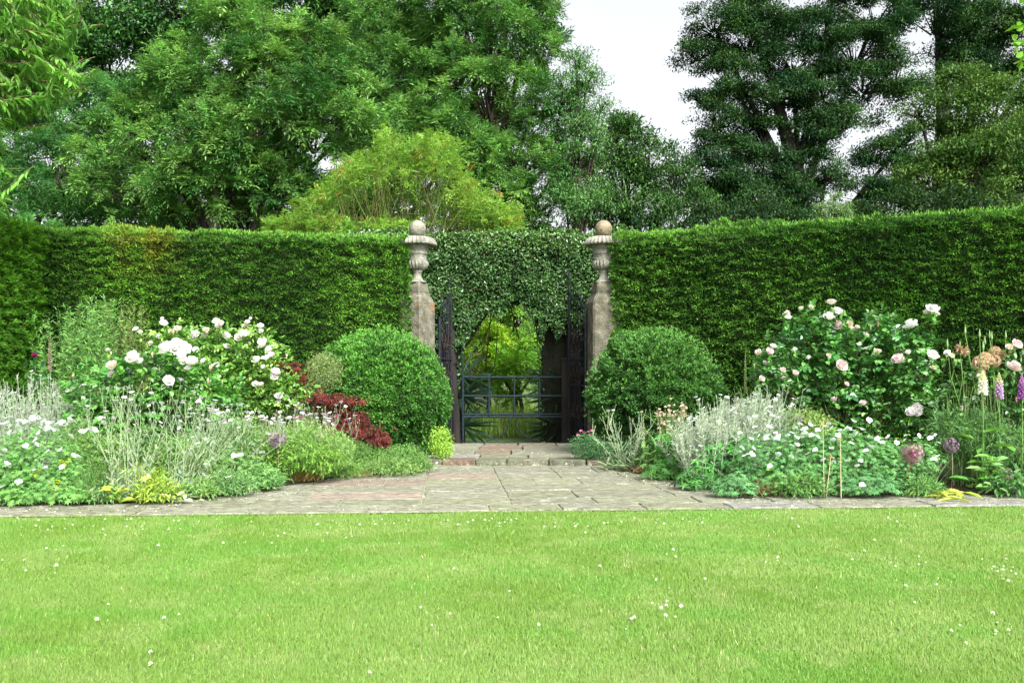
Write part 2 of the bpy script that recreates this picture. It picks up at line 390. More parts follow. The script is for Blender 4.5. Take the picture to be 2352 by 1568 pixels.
# ------------------------------------------------------------------ clipped hedges
def hedge(name, label, path, zt, z0, thick, base, tip, seed=0, leafL=.052, leafW=.015, dens=7600, zt2=None, patch=None, mat='yew', fan=.6, both=False):
    """path = ground points of the FRONT face, running left to right as seen from the camera; zt..zt2 the top height along it"""
    path = np.array(path, float); zt2 = zt2 if zt2 is not None else zt
    root = thing(name, label, 'hedge', (path[0][0], path[0][1], 0))
    org = (path[0][0], path[0][1], 0)
    seg = np.linalg.norm(np.diff(path, axis=0), axis=1); tot = seg.sum(); cum = np.concatenate([[0], np.cumsum(seg)])
    def at(t):
        i = np.clip(np.searchsorted(cum, t, side='right') - 1, 0, len(seg) - 1); f = (t - cum[i]) / seg[i]
        p = path[i] * (1 - f[:, None]) + path[i + 1] * f[:, None]; d = (path[i + 1] - path[i]) / seg[i][:, None]
        return p, np.column_stack([d[:, 1], -d[:, 0]])      # outward = towards the camera
    lm = LM()
    n = int(tot * (zt - z0) * dens); t = R.uniform(0, tot, n); p2, o2 = at(t); z = R.uniform(z0, 1, n) * 1.0; top = zt + (zt2 - zt) * t / tot
    z = z0 + R.random(n) * (top - z0)
    pf = np.column_stack([p2, z]); of = np.column_stack([o2, np.zeros(n)])
    nt_ = int(tot * thick * dens * .5); t = R.uniform(0, tot, nt_); p2, o2 = at(t); u = R.random(nt_) ** 1.4 * thick
    top = zt + (zt2 - zt) * t / tot
    pt = np.column_stack([p2 - o2 * u[:, None], top]); ot = np.column_stack([o2 * 0, np.ones(nt_)])
    p = np.concatenate([pf, pt]); o = np.concatenate([of, ot]); topm = np.concatenate([np.zeros(n), np.ones(nt_)])
    for e, sg in ((0, -1), (1, 1)):         # the two ends
        ne = int(thick * (zt - z0) * dens * .8); te = np.full(ne, tot * e if e == 0 else tot - 1e-4); p2, o2 = at(te); u = R.random(ne) * thick
        dirn = np.column_stack([-o2[:, 1], o2[:, 0]]) * sg
        tz = zt if e == 0 else zt2
        p = np.concatenate([p, np.column_stack([p2 - o2 * u[:, None], z0 + R.random(ne) * (tz - z0)])]); o = np.concatenate([o, np.column_stack([dirn, np.zeros(ne)])]); topm = np.concatenate([topm, np.zeros(ne)])
    N = len(p)
    # layered shoots: long shallow ledges in the clipped face
    q = np.column_stack([p[:, 0] * 9, p[:, 1] * 9, p[:, 2] * 24]); e1 = noise(q, 1); e2 = noise(p, 1.3); e3 = noise(p * np.array([16, 16, 34]), 1)
    off = (e1 - .5) * .17 + (e2 - .5) * .12 + (e3 - .5) * .05
    rnd = np.clip((zt - .0 - p[:, 2]) / .12, 0, 1)
    off = off - (1 - topm) * (1 - rnd) ** 2 * .07
    p = p + o * (off - .02)[:, None] + R.normal(size=(N, 3)) * .006
    d = nrm(o * 0.85 + np.array([0, 0, .30]) + rdir(N) * fan); nn = nrm(np.array([0, 0, 1.0]) + .5 * o + .5 * rdir(N))
    yt = ((noise(p + 31, .9) - .35) * 1.2 + (e3 - .5) * .9 + R.normal(size=N) * .22 + .16 * topm + .15 * (1 - rnd) * (1 - topm) + (e1 - .5) * .7).clip(0, 1)  # painted light: paler top and rim, darker pits between the shoots
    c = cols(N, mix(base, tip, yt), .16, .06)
    if patch is not None: c = patch(p, c)
    L = leafL * R.uniform(.6, 1.25, N)
    lm.leaves(p, d, nn, L, L * leafW / leafL, c)
    # twiggy tufts above the clipped line
    k = int(tot * 260); t = R.uniform(0, tot, k); p2, o2 = at(t); u = R.random(k) ** 2 * .3; top = zt + (zt2 - zt) * t / tot
    b = np.column_stack([p2 - o2 * u[:, None], top - .015 + R.random(k) ** 2 * .05]); 
    lm.leaves(b, nrm(rdir(k) * .6 + [0, 0, 1]), rdir(k), leafL * 1.0, leafW * 1.1, cols(k, mix(base, tip, np.full(k, .5)), .2))
    lm.build('foliage', M[mat], root, org)
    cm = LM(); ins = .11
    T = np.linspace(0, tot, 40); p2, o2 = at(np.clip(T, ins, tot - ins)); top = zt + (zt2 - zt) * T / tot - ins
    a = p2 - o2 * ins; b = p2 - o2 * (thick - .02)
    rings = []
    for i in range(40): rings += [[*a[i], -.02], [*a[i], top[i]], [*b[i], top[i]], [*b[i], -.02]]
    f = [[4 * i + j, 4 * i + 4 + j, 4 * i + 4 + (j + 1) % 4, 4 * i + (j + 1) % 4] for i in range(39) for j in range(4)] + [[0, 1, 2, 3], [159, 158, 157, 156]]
    cm.add(rings, f, (1, 1, 1)); cm.build('shade_core', M['core'], root, org)
    return root
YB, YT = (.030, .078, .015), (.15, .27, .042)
def goldpatch(p, c):
    px = p[:, 0] * F / p[:, 1] + CX
    w = np.exp(-((px - 330) / 75) ** 2) * np.clip((p[:, 2] - 2.35) / .5, 0, 1) * (noise(p, 5) * 1.5 - .2).clip(0, 1)
    c = mix(c, (.26, .17, .02), (w * .75).clip(0, .8)); 
    return c
def freshpatch(p, c):
    w = ((noise(p + 7, 1.1) - .5) * 3).clip(0, 1) * np.clip((p[:, 0] - 3.6) / 2, 0, 1); return mix(c, (.08, .21, .016), w * .7)
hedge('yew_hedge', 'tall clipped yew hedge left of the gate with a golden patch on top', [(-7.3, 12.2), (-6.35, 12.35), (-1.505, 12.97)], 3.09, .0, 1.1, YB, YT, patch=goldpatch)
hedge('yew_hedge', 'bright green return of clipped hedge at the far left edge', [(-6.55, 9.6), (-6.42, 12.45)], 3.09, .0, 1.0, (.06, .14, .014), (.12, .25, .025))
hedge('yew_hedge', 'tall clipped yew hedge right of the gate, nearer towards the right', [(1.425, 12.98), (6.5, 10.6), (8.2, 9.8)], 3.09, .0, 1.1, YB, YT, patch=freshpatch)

# ------------------------------------------------------------------ gate piers
def pier(x, Y, label, lid, mat, rot=0.0):
    root = thing('gate_pier', label, 'pier', (x, Y, 0), 'stone gate piers')
    zz = lambda v: CAM_H + (HY - (470.4 + .24 * v)) * Y / F
    k = .24 * Y / F * 1.07
    def lathe(prof, sides, flute=0, nf=28, square=0, name='shaft', m=mat):
        s = LM(); v = []
        for (yy, hw) in prof:
            for j in range(sides):
                w = 2 * math.pi * (j + .5) / sides
                r = hw * k
                if square:       # chamfered square section, turned on its base
                    dx, dy = math.cos(w), math.sin(w); q = max(abs(dx), abs(dy), (abs(dx) + abs(dy)) / 1.90); r = r / q / (math.cos(rot) + abs(math.sin(rot))); w += rot
                if flute and len(prof) > 1: r *= 1 + flute * .55 - flute * (.5 + .5 * math.cos(nf * w)) ** 2
                v.append((x + r * math.cos(w), Y + r * math.sin(w), zz(yy)))
        n = len(prof)
        s.add(v, [[i * sides + j, (i + 1) * sides + j, (i + 1) * sides + (j + 1) % sides, i * sides + (j + 1) % sides] for i in range(n - 1) for j in range(sides)], (1, 1, 1), smooth=not square)
        s.add(np.array(v)[:sides], [list(range(sides))[::-1]], (1, 1, 1)); s.add(np.array(v)[-sides:], [list(range(sides))], (1, 1, 1))
        return s.build(name, m, root, (x, Y, 0))
    lathe([(940, 160), (1100, 160), (1500, 161), (2640, 163)], 48, square=1)
    lathe([(744, 84), (756, 93), (790, 100), (828, 104), (829, 110), (842, 110), (843, 106), (870, 118), (905, 142), (940, 158)], 48, square=1, name='shoulder')
    lathe([(627, 40), (634, 46), (642, 46), (650, 38), (680, 36), (705, 42), (725, 58), (744, 84)], 32, name='neck', m=urnmat)
    bowl = lathe([(540, 86), (552, 91), (575, 90), (600, 80), (618, 62), (628, 48)], 112, flute=.20, nf=18, name='fluted_bowl', m=urnmat)
    urn = lathe([(388, 118), (398, 112), (430, 98), (466, 90), (468, 93), (474, 93), (476, 88), (520, 85), (541, 85)], 40, name='urn', m=urnmat)
    cp = lathe([(306, 30), (308, 84), (314, 116), (326, 138), (344, 152), (366, 162), (384, 166), (391, 160), (394, 128), (394, 100)], 168, flute=.14, nf=28, name='fluted_rim', m=urnmat)
    bowl.parent = urn; cp.parent = urn
    s = LM(); s.sphere((x, Y, zz(230)), 77 * k, (1, 1, 1), 20, 28, bump=.03, bs=3); s.build('ball_finial', lid, root, (x, Y, 0))
    return root
urnmat = surf('pale_urn_stone', [(.3, (.13, .13, .105)), (.55, (.22, .22, .18)), (.75, (.31, .31, .26))], 9, .95, .8, 45, extra=[(12, .57, .68, (.085, .085, .06)), (8, .64, .72, (.24, .15, .08))])
tanball = surf('tan_stone', [(.3, (.15, .125, .075)), (.55, (.235, .195, .125)), (.75, (.30, .27, .20))], 9, .95, .9, 45, extra=[(11, .58, .68, (.12, .11, .08))])
greyball = surf('grey_stone', [(.3, (.15, .15, .115)), (.55, (.23, .23, .18)), (.75, (.31, .31, .25))], 9, .95, .9, 45, extra=[(14, .58, .68, (.13, .13, .10))])
lich = surf('lichen_stone', [(.3, (.075, .072, .052)), (.55, (.15, .145, .105)), (.75, (.235, .23, .175))], 9, .95, .9, 45,
            extra=[(6, .55, .68, (.20, .115, .06)), (14, .54, .66, (.07, .07, .05)), (30, .65, .70, (.34, .32, .27))])
pier(P(958.6, 0, 13.2)[0], 13.2, 'weathered stone gate pier left of the gateway with grey ball and orange lichen', greyball, lich, math.radians(-30))
pier(P(1386, 0, 13.2)[0], 13.2, 'weathered stone gate pier right of the gateway with tan ball on top', tanball, M['stone_dark'], math.radians(12))

# ------------------------------------------------------------------ tall wrought-iron gates, standing open
def iron_gate(hx, hy, ex, ey, label, topz=2.2):
    root = thing('iron_gate', label, 'gate', (hx, hy, .1), 'tall wrought iron gates')
    org = (hx, hy, .1); a = np.array([hx, hy]); d = np.array([ex - hx, ey - hy]); L = np.linalg.norm(d); d = d / L
    pt = lambda u, z: np.array([a[0] + d[0] * u, a[1] + d[1] * u, z]); c = (1, 1, 1)
    tz = lambda u: topz - .35 + .35 * (u / L) ** 2
    s = LM()
    for u, z, r in ((0, tz(0), .022), (L, tz(L), .020)): s.poly([pt(u, .1), pt(u, z)], r, c, 6)
    for z in (.16, .95, 1.35): s.poly([pt(0, z), pt(L, z)], .015, c, 6)
    s.poly([pt(L * t, tz(L * t)) for t in np.linspace(0, 1, 10)], .016, c, 6)
    s.build('gate_frame', M['iron'], root, org)
    for i in range(1, 7):
        s = LM(); u = L * i / 7; s.poly([pt(u, .16), pt(u, tz(u)), pt(u, tz(u) + .10), pt(u, tz(u) + .13), pt(u, tz(u) + .22)], [.006, .006, .006, .014, .002], c, 5); s.build('bar', M['iron'], root, org)
    s = LM(); s.poly([pt(L, tz(L)), pt(L, tz(L) + .20), pt(L, tz(L) + .24), pt(L, tz(L) + .36)], [.014, .010, .020, .002], c, 6); s.build('finial', M['iron'], root, org)
    s = LM()
    for z0, r in ((.55, .16), (1.15, .14), (1.6, .15)):
        for u0 in (.25, .5, .75):
            for sg in (-1, 1):
                th = np.linspace(0, 4.4 * math.pi, 40); rr = r * (1 - th / (4.9 * math.pi))
                s.poly([pt(L * u0 + sg * (math.cos(t) * q), z0 + sg * math.sin(t) * q) + np.array([.012 * sg, 0, 0]) for t, q in zip(th, rr)], .007, c, 4)
                m = 5; b = np.array([pt(L * u0 + sg * r * math.cos(t), z0 + r * math.sin(t)) for t in np.linspace(0, 6, m)])
                s.leaves(b, rdir(m), rdir(m), .06, .03, np.ones((m, 3)))
    s.build('scrollwork', M['rust'], root, org)
    return root
iron_gate(-1.065, 13.25, -.965, 14.25, 'narrow view of the black iron gate leaf swung open at the left pier', 2.32)
iron_gate(1.08, 13.22, .90, 14.25, 'ornate black iron gate leaf swung open at the right pier', 2.45)

# low blue-green field gate behind
GY = 14.45
root = thing('low_gate', 'low blue green metal gate with square panels across the opening', 'gate', (P(1060, 0, GY)[0], GY, .0)); org = tuple(root.location)
s = LM(); c = (1, 1, 1); q = lambda a, b: P(a, b, GY)
for (yy, r, x1) in ((866, .018, 1300), (909, .018, 1300), (951, .016, 1300), (957, .016, 1300), (1017, .014, 1300)):
    s.poly([q(1062, yy), q(x1, yy)], r, c, 6)
s.poly([q(1063, 860), q(1063, 1022)], .022, c, 6); s.poly([q(1298, 862), q(1298, 1022)], .022, c, 6)
s.build('gate_frame', M['blueiron'], root, org)
for xx in (1123, 1181, 1239):
    s = LM(); s.poly([q(xx, 866), q(xx, 955)], .019, c, 6); s.build('upright', M['blueiron'], root, org)
for sg in (-1, 1):
    s = LM(); s.poly([q(1178 + sg * (6 + 60 * (1 - math.cos(t))), 962 + 50 * math.sin(t)) for t in np.linspace(0, 1.5, 12)], .010, c, 5); s.build('curved_brace', M['blueiron'], root, org)
s = LM(); s.poly([q(1058, 918), q(1052, 935), q(1054, 950)], .012, c, 5); s.build('latch', M['blueiron'], root, org)
root = thing('gate_post', 'round dark timber post holding the low gate on the left', 'post', (P(1046, 0, GY)[0], GY, -.02), 'posts of the low gate')
s = LM(); s.poly([P(1048, 1026, GY), P(1046, 960, GY), P(1042, 905, GY), P(1040, 850, GY)], [.075, .07, .065, .06], c, 10); s.build('shaft', M['shadewood'], root, tuple(root.location))
root = thing('gate_post', 'dark square post holding the low gate on the right', 'post', (P(1300, 0, GY)[0], GY, -.02), 'posts of the low gate')
s = LM(); x0 = P(1290, 0, GY)[0]; s.box((x0, GY - .07, -.02), (x0 + .15, GY + .07, 1.35), c); s.box((x0 - .015, GY - .085, 1.352), (x0 + .165, GY + .085, 1.39), c); s.build('shaft', M['shadewood'], root, tuple(root.location))

# ------------------------------------------------------------------ leafy arch over the gateway
def arch_hedge():
    root = thing('leafy_arch', 'glossy broad leaved hedge arching over the gateway between the stone piers', 'hedge', (0, 15.0, 0)); org = (0, 15.0, 0)
    Y0, Y1 = 14.75, 15.7; X0, X1 = -2.7, 2.7; ZT = 3.42
    def zlow(x):     # underside of the arch in the front plane
        px = x * F / Y0 + CX
        return np.interp(px, [1000, 1030, 1062, 1080, 1120, 1160, 1200, 1228, 1240, 1250, 1330, 1345], [0, 0, 1.66, 1.86, 2.20, 2.24, 2.34, 2.12, 1.90, 0, 0, 0])
    def bare(x, z):      # no leaves at the arch legs: near-black core and stems paint deep shade
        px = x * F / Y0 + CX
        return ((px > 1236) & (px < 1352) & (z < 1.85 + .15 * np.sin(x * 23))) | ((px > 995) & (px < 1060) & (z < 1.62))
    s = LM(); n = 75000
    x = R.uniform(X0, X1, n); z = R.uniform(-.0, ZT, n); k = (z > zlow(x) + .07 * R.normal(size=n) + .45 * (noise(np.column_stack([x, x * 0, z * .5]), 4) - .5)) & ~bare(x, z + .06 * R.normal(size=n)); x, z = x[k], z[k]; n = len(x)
    p = np.column_stack([x, np.full(n, Y0), z]); o = np.tile([0, -1.0, 0], (n, 1))
    m = 14000; pt = np.column_stack([R.uniform(X0, X1, m), R.uniform(Y0, Y1, m), np.full(m, ZT)]); ot = np.tile([0, 0, 1.0], (m, 1))
    # underside and inner sides of the passage
    m2 = 5000; xx = R.uniform(-1.05, 1.15, m2); yy = R.uniform(Y0, Y1, m2); zz = np.maximum(zlow(xx), .0)
    side = R.random(m2) < .15; left = R.random(m2) < .5
    xx = np.where(side, np.where(left, -.98, .55), xx); zz = np.where(side, R.uniform(0, 2.1, m2), zz)
    pu = np.column_stack([xx, yy, zz]); ou = np.where(side[:, None], np.where(left[:, None], [1., 0, 0], [-1., 0, 0]), [0, -.2, -1.])
    p = np.concatenate([p, pt, pu]); o = np.concatenate([o, ot, ou]); N = len(p)
    off = (noise(p, 5) - .5) * .16 + (noise(p, 1.7) - .5) * .22
    p = p + o * off[:, None] + R.normal(size=(N, 3)) * .02
    d = nrm(o * .6 + rdir(N) * .9 + [0, 0, -.15]); nn = nrm(o * .6 + np.array([0, 0, .8]) + .5 * rdir(N))
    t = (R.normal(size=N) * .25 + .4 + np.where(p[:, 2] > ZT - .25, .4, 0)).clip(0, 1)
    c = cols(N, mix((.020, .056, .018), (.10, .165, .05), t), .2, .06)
    red = (R.random(N) < .02) & (noise(p, 2) > .55); c[red] = cols(red.sum(), (.12, .05, .03))
    s.broad(p, d, nn, R.uniform(.035, .065, N), R.uniform(.022, .036, N), c); s.build('foliage', M['gloss'], root, org)
    # near-black core, shade painted into its colour
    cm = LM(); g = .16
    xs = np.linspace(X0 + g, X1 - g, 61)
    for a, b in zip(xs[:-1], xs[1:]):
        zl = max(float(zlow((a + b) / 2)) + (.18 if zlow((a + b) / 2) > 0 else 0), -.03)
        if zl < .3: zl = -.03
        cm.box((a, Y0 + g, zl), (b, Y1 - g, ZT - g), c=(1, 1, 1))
    cm.build('shade_core', M['core'], root, org)
    for (xa, r) in ((-1.02, .10), (1.02, .12)):
        t_ = LM(); t_.poly([(xa, Y0 - .05, -.03), (xa * .98, Y0 - .02, 1.0), (xa, Y0 + .1, 2.0), (xa * .9, Y0 + .3, 2.8)], [r * 1.2, r, r * .9, r * .6], (1, 1, 1), 10); t_.build('stem', M['shadewood'], root, org)
arch_hedge()

# ------------------------------------------------------------------ trees
def tree(name, label, Y, blobs, trunk, leaf='pinnate', base=(.06, .13, .025), tip=(.13, .21, .035), dens=6.0, size=.09, bark='bark', mat='treeleaf', group=None,
         twigs=14, m=7, k=4, wf=.28, shell=.45, crad=.22, flat=.8, trunk_r=.22, up=.25, fruit=None, cat='tree', trunk_name='trunk', limbs=True, limb_step=1, lai=1.7, nsub=15, toplight=0.0, soft=0.0):
    """blobs: (dx, dy, radius, depth offset) on the photo at distance Y; trunk: (dx) where it stands"""
    tb = P(trunk, 0, Y); tb = np.array([tb[0], Y, 0.0]); root = thing(name, label, cat, tuple(tb), group)
    lm = LM(); tw = LM(); cen = []
    for b in blobs:
        px, py, rp = b[:3]; dy = b[3] if len(b) > 3 else 0; fl = b[4] if len(b) > 4 else flat
        yb = Y + dy; c0 = P(px, py, yb); r = rp * yb / F; cen.append((c0, r))
        la = (2 * k + 1) * size * size * wf * .5 if leaf == 'pinnate' else size * size * wf * .5
        n = max(4, int(lai * 7.5 * r * r / (la * m)))
        ns = nsub; sd0 = rdir(ns); fr = R.random(ns) < .4; sd0[fr, 1] = -abs(sd0[fr, 1]); sr = r * R.uniform(.24, .46, ns)
        sc = c0 + sd0 * np.array([1, 1, fl]) * (r * R.uniform(.55, .88, (ns, 1))); wgt = sr ** 2 / (sr ** 2).sum(); ids = R.choice(ns, n, p=wgt)
        d = nrm(rdir(n) + sd0[ids] * .5 + np.array([0, 0, .45])); rad = (1 - shell * R.random(n) ** 1.7 * .8) * (1 + soft * abs(R.normal(size=n)))
        cp = sc[ids] + d * (rad * sr[ids])[:, None] * np.array([1, 1, min(1, fl + .05)])
        clump_t = R.normal(size=ns)[ids] * .16
        o = nrm(d + np.array([0, 0, up]))
        ct = (clump_t + R.normal(size=n) * .24 + .36 + toplight * d[:, 2] + .5 * (noise(cp, .8) - .5)).clip(0, 1)  # paler tint on upward clusters paints light from above
        cc = cols(n, mix(base, tip, ct), .12, .05)
        if leaf == 'pinnate':
            pp = np.repeat(cp, m, 0); oo = np.repeat(o, m, 0); N = len(pp)
            dd = nrm(oo * .65 + rdir(N) * .9 + [0, 0, .1]); nn = nrm(np.array([0, 0, 1.]) + .35 * rdir(N))
            L = size * 2.6 * R.uniform(.7, 1.2, N); c = np.repeat(cc, m, 0) * (1 + .1 * R.normal(size=(N, 1)))
            lm.pinnate(pp + R.normal(size=(N, 3)) * crad * .16, dd, nn, L, k, size / (size * 2.6), wf, c.clip(.002, .9))
        else:
            pp = np.repeat(cp, m, 0); oo = np.repeat(o, m, 0); N = len(pp)
            pp = pp + rdir(N) * (R.random((N, 1)) ** .5) * crad * np.array([.9, .9, .42]); dd = nrm(oo * .5 + rdir(N) + [0, 0, -.1]); nn = nrm(np.array([0, 0, 1.]) + .4 * oo + .45 * rdir(N))
            c = np.repeat(cc, m, 0) * (1 + .14 * R.normal(size=(N, 1)))
            L = size * R.uniform(.7, 1.25, N)
            lm.leaves(pp, dd, nn, L, L * wf, c.clip(.002, .9))
        kk = min(n, twigs)
        if kk: 
            ids = R.choice(n, kk, replace=False); e = cp[ids]; st = c0 + (e - c0) * .12 - [0, 0, r * .25]
            tw.tubes(st, (st + e) / 2 + rdir(kk) * r * .12 - [0, 0, r * .05], e, r * .022 + .006, .004, (1, 1, 1), 3, 3)
    # trunk and limbs
    tk = LM(); zt = min(c[2] for c, _ in cen) if cen else 3
    top = max(cen, key=lambda c: c[0][2])[0]; mid = np.array([tb[0] * .7 + top[0] * .3, Y, top[2] * .55])
    tk.poly([tb - [0, 0, .1], tb * .9 + mid * .1, tb * .5 + mid * .5 + [.1, 0, 0], mid, mid * .5 + top * .5 + [.15, 0, 0], top], [trunk_r * 1.35, trunk_r, trunk_r * .85, trunk_r * .62, trunk_r * .35, .02], (1, 1, 1), 9)
    if limbs:
        for c0, r in cen[::limb_step]:
            a0 = np.clip((c0[2] * .55) / max(mid[2], .1), .15, 1.0); st = tb * (1 - a0) + mid * a0; st[2] = mid[2] * a0
            md = (st + c0) / 2 + np.array([0, 0, .12 * np.linalg.norm(c0 - st)]) * R.uniform(-.6, 1)
            rr = trunk_r * .32 + .015
            tk.tubes([st], [md], [c0], rr, .02 + r * .012, (1, 1, 1), 7, 6)
    tk.build(trunk_name, M[bark], root, tuple(tb)); 
    if tw.n: tw.build('twigs', M[bark], root, tuple(tb))
    lm.build('crown', M[mat], root, tuple(tb)); return root

AB, AT = (.034, .102, .024), (.195, .34, .085)
# big ash in front, left of the centre
tree('ash_tree', 'large rounded ash tree with feathery green crown above the left hedge', 22,
     [(560, 130, 150), (680, 150, 120, -.5), (470, 190, 120), (400, 240, 110, .4), (620, 250, 150, -1), (760, 210, 110, .3), (500, 330, 140, -.6), (350, 330, 110), (720, 320, 130, -.3), (840, 270, 90, .5),
      (260, 330, 90, .8), (620, 420, 100, -.6), (430, 420, 100, -.5), (300, 440, 100, .2), (560, 60, 70, .5), (830, 370, 80, .6), (530, 440, 70, -.9), (650, 480, 70, -.4), (760, 420, 70, .2), (390, 500, 60)],
     525, base=AB, tip=AT, dens=5.2, size=.115, m=11, trunk_r=.30, toplight=.12)
tree('ash_tree', 'green ash tree at the left edge behind the hedge', 25,
     [(60, 330, 130), (150, 420, 120, -1), (60, 470, 110, -.5), (200, 260, 100, .5), (250, 470, 80, -.5), (-60, 400, 120), (130, 520, 70, -1.4), (30, 250, 90, 1)],
     90, base=(.032, .10, .030), tip=(.12, .27, .08), dens=4.2, size=.12, m=11, trunk_r=.25)
tree('ash_tree', 'tall ash tree in the middle reaching the white gap of sky', 25,
     [(1130, 60, 140), (1010, 50, 130, .6), (1200, 130, 95, .3), (1000, 230, 140, -.3), (1130, 260, 135, -.6), (1230, 250, 90), (900, 180, 110, .5), (1060, 370, 120, -.5), (1180, 390, 105, -.3), (1290, 380, 75, .3),
      (960, 350, 110), (1250, 480, 80, .2), (1130, 480, 90, -.2), (1225, 40, 70, .4), (890, 60, 100, 1), (1010, 470, 90, .5), (1310, 290, 50, .6), (1050, -60, 120), (1170, -70, 100)],
     1090, base=(.030, .090, .022), tip=(.165, .31, .075), dens=4.0, size=.12, m=11, trunk_r=.32, toplight=.12)
tree('dark_tree', 'dark leafy tree at the back showing chinks of sky above the ash', 31,
     [(300, 60, 130), (420, 20, 120), (250, 160, 110), (700, 10, 130, 1), (830, 60, 110, 1), (560, -30, 120), (380, 130, 90), (120, 60, 140), (900, 130, 90), (180, 230, 100), (790, -60, 120), (330, 240, 90), (60, 160, 110)],
     400, leaf='simple', base=(.03, .085, .03), tip=(.10, .20, .06), dens=4.2, size=.15, m=30, wf=.5, crad=.7, mat='dark', bark='darkbark', trunk_r=.4, twigs=20)
tree('dark_tree', 'dark tree standing behind the tall ash near the middle', 33,
     [(850, 60, 120), (820, 200, 90), (960, 130, 110), (1080, 160, 90), (900, 330, 110), (1050, 330, 100), (760, 120, 90), (1150, 340, 90), (700, 480, 120), (850, 480, 110), (500, 480, 120), (600, 300, 130), (350, 480, 120), (200, 480, 110)],
     860, leaf='simple', base=(.016, .042, .015), tip=(.040, .09, .025), dens=3.6, size=.16, m=30, wf=.5, crad=.7, mat='dark', bark='darkbark', trunk_r=.4, twigs=16)
tree('slender_tree', 'thin wispy tree with open twigs against the white sky gap', 24,
     [(1325, 150, 34), (1345, 200, 40), (1310, 230, 42), (1380, 250, 26), (1335, 290, 46), (1290, 200, 36), (1370, 330, 34), (1330, 380, 55), (1300, 470, 60), (1355, 460, 50)],
     1320, leaf='simple', base=(.06, .15, .05), tip=(.16, .28, .10), lai=1.0, size=.10, m=14, wf=.3, crad=.4, twigs=30, trunk_r=.09, soft=.25)
tree('dark_tree', 'dark rounded tree right of the sky gap behind the right pier', 25,
     [(1440, 320, 60), (1490, 380, 70), (1400, 380, 60), (1530, 430, 65), (1430, 450, 80), (1500, 490, 70), (1360, 500, 70), (1560, 390, 35), (1410, 280, 35), (1590, 490, 60)],
     1465, leaf='simple', base=(.022, .060, .024), tip=(.09, .16, .045), dens=8, size=.13, m=30, wf=.32, crad=.45, mat='dark', bark='darkbark', trunk_r=.16, toplight=.15)
OB, OT = (.015, .042, .022), (.060, .115, .036)
tree('oak_tree', 'huge dark evergreen oak right of the sky gap with sky glinting through', 27,
     [(1640, 60, 70), (1600, 130, 50), (1720, 100, 90), (1680, 190, 80), (1760, 30, 90), (1850, 90, 90), (1780, 220, 90), (1890, 210, 85), (1650, 280, 60), (1750, 320, 75), (1860, 320, 80), (1960, 130, 90), (2010, 40, 90),
      (1950, 270, 70), (1640, 370, 55), (1710, 410, 65), (1800, 400, 60), (2050, 190, 80), (1900, 400, 65), (2000, 360, 60), (1840, 470, 60), (1740, 450, 70), (1660, 420, 60), (1700, 350, 60), (1790, 500, 70), (1620, 330, 40), (1980, 200, 70), (1820, 150, 80), (1680, 470, 55), (1620, 440, 45), (1920, -30, 90), (1690, -40, 80), (1985, 440, 60), (2060, 440, 60), (1960, 500, 55), (2050, 380, 45), (2080, 320, 50), (1610, 230, 35)],
     1890, leaf='simple', base=OB, tip=OT, limb_step=3, size=.088, m=80, wf=.45, crad=.42, mat='dark', bark='darkbark', trunk_r=.38, twigs=34, flat=.62, shell=.75, lai=1.65)
tree('oak_tree', 'dark oak with thick reddish trunk at the top right corner', 30,
     [(2150, 60, 100), (2250, 80, 90), (2330, 40, 110), (2200, 170, 80), (2340, 250, 110), (2280, 170, 60), (2340, 400, 120), (2150, -30, 100), (2230, 400, 100), (2120, 420, 70), (2390, 130, 70)],
     2170, leaf='simple', base=OB, tip=OT, limb_step=2, size=.10, m=80, wf=.45, crad=.5, mat='dark', bark='darkbark', trunk_r=.5, twigs=30, flat=.7, shell=.7, lai=1.6)
tree('oak_tree', 'lighter green oak with fine leaves above the right end of the hedge', 20,
     [(2200, 230, 70), (2280, 260, 80), (2170, 330, 80), (2260, 360, 90), (2340, 330, 80), (2140, 410, 60), (2200, 440, 70), (2330, 430, 80), (2230, 190, 40), (2110, 260, 35), (2400, 250, 60)],
     2190, leaf='simple', base=(.035, .085, .022), tip=(.13, .20, .05), dens=9, size=.085, m=36, wf=.45, crad=.36, bark='darkbark', trunk_r=.2, toplight=.15)
# low dark growth behind the right hedge
for (dx, dy, rr, Yq, lab) in [(1620, 520, 55, 18, 'dark low bush behind the hedge right of the right pier'), (1750, 510, 60, 18.5, 'dark low bush under the big oak behind the hedge'),
                              (2050, 500, 70, 18, 'dark low bush behind the hedge below the lighter oak'), (2200, 480, 60, 17, 'dark low bush peeping over the hedge at the right')]:
    tree('dark_bush', lab, Yq, [(dx, dy, rr), (dx - 60, dy + 25, rr * .7), (dx + 65, dy + 20, rr * .7), (dx, dy + 90, rr * 1.3), (dx, dy + 220, rr * 1.2)], dx, leaf='simple', base=(.016, .034, .016), tip=(.04, .075, .022), dens=12, size=.10, m=12, wf=.4, crad=.3, mat='dark', bark='darkbark',
         trunk_r=.06, cat='bush', trunk_name='stem', group='dark bushes behind the right hedge', twigs=8)
tree('sapling', 'small pale green sapling rising above the right hedge', 14.5, [(1905, 480, 20), (1930, 500, 24), (1890, 505, 20), (1915, 455, 12), (1940, 478, 12), (1885, 475, 10), (1915, 540, 30), (1915, 620, 30)], 1915, leaf='simple', base=(.10, .17, .07), tip=(.20, .28, .14),
     dens=60, size=.045, m=6, wf=.35, crad=.12, trunk_r=.025, twigs=20, soft=.3)
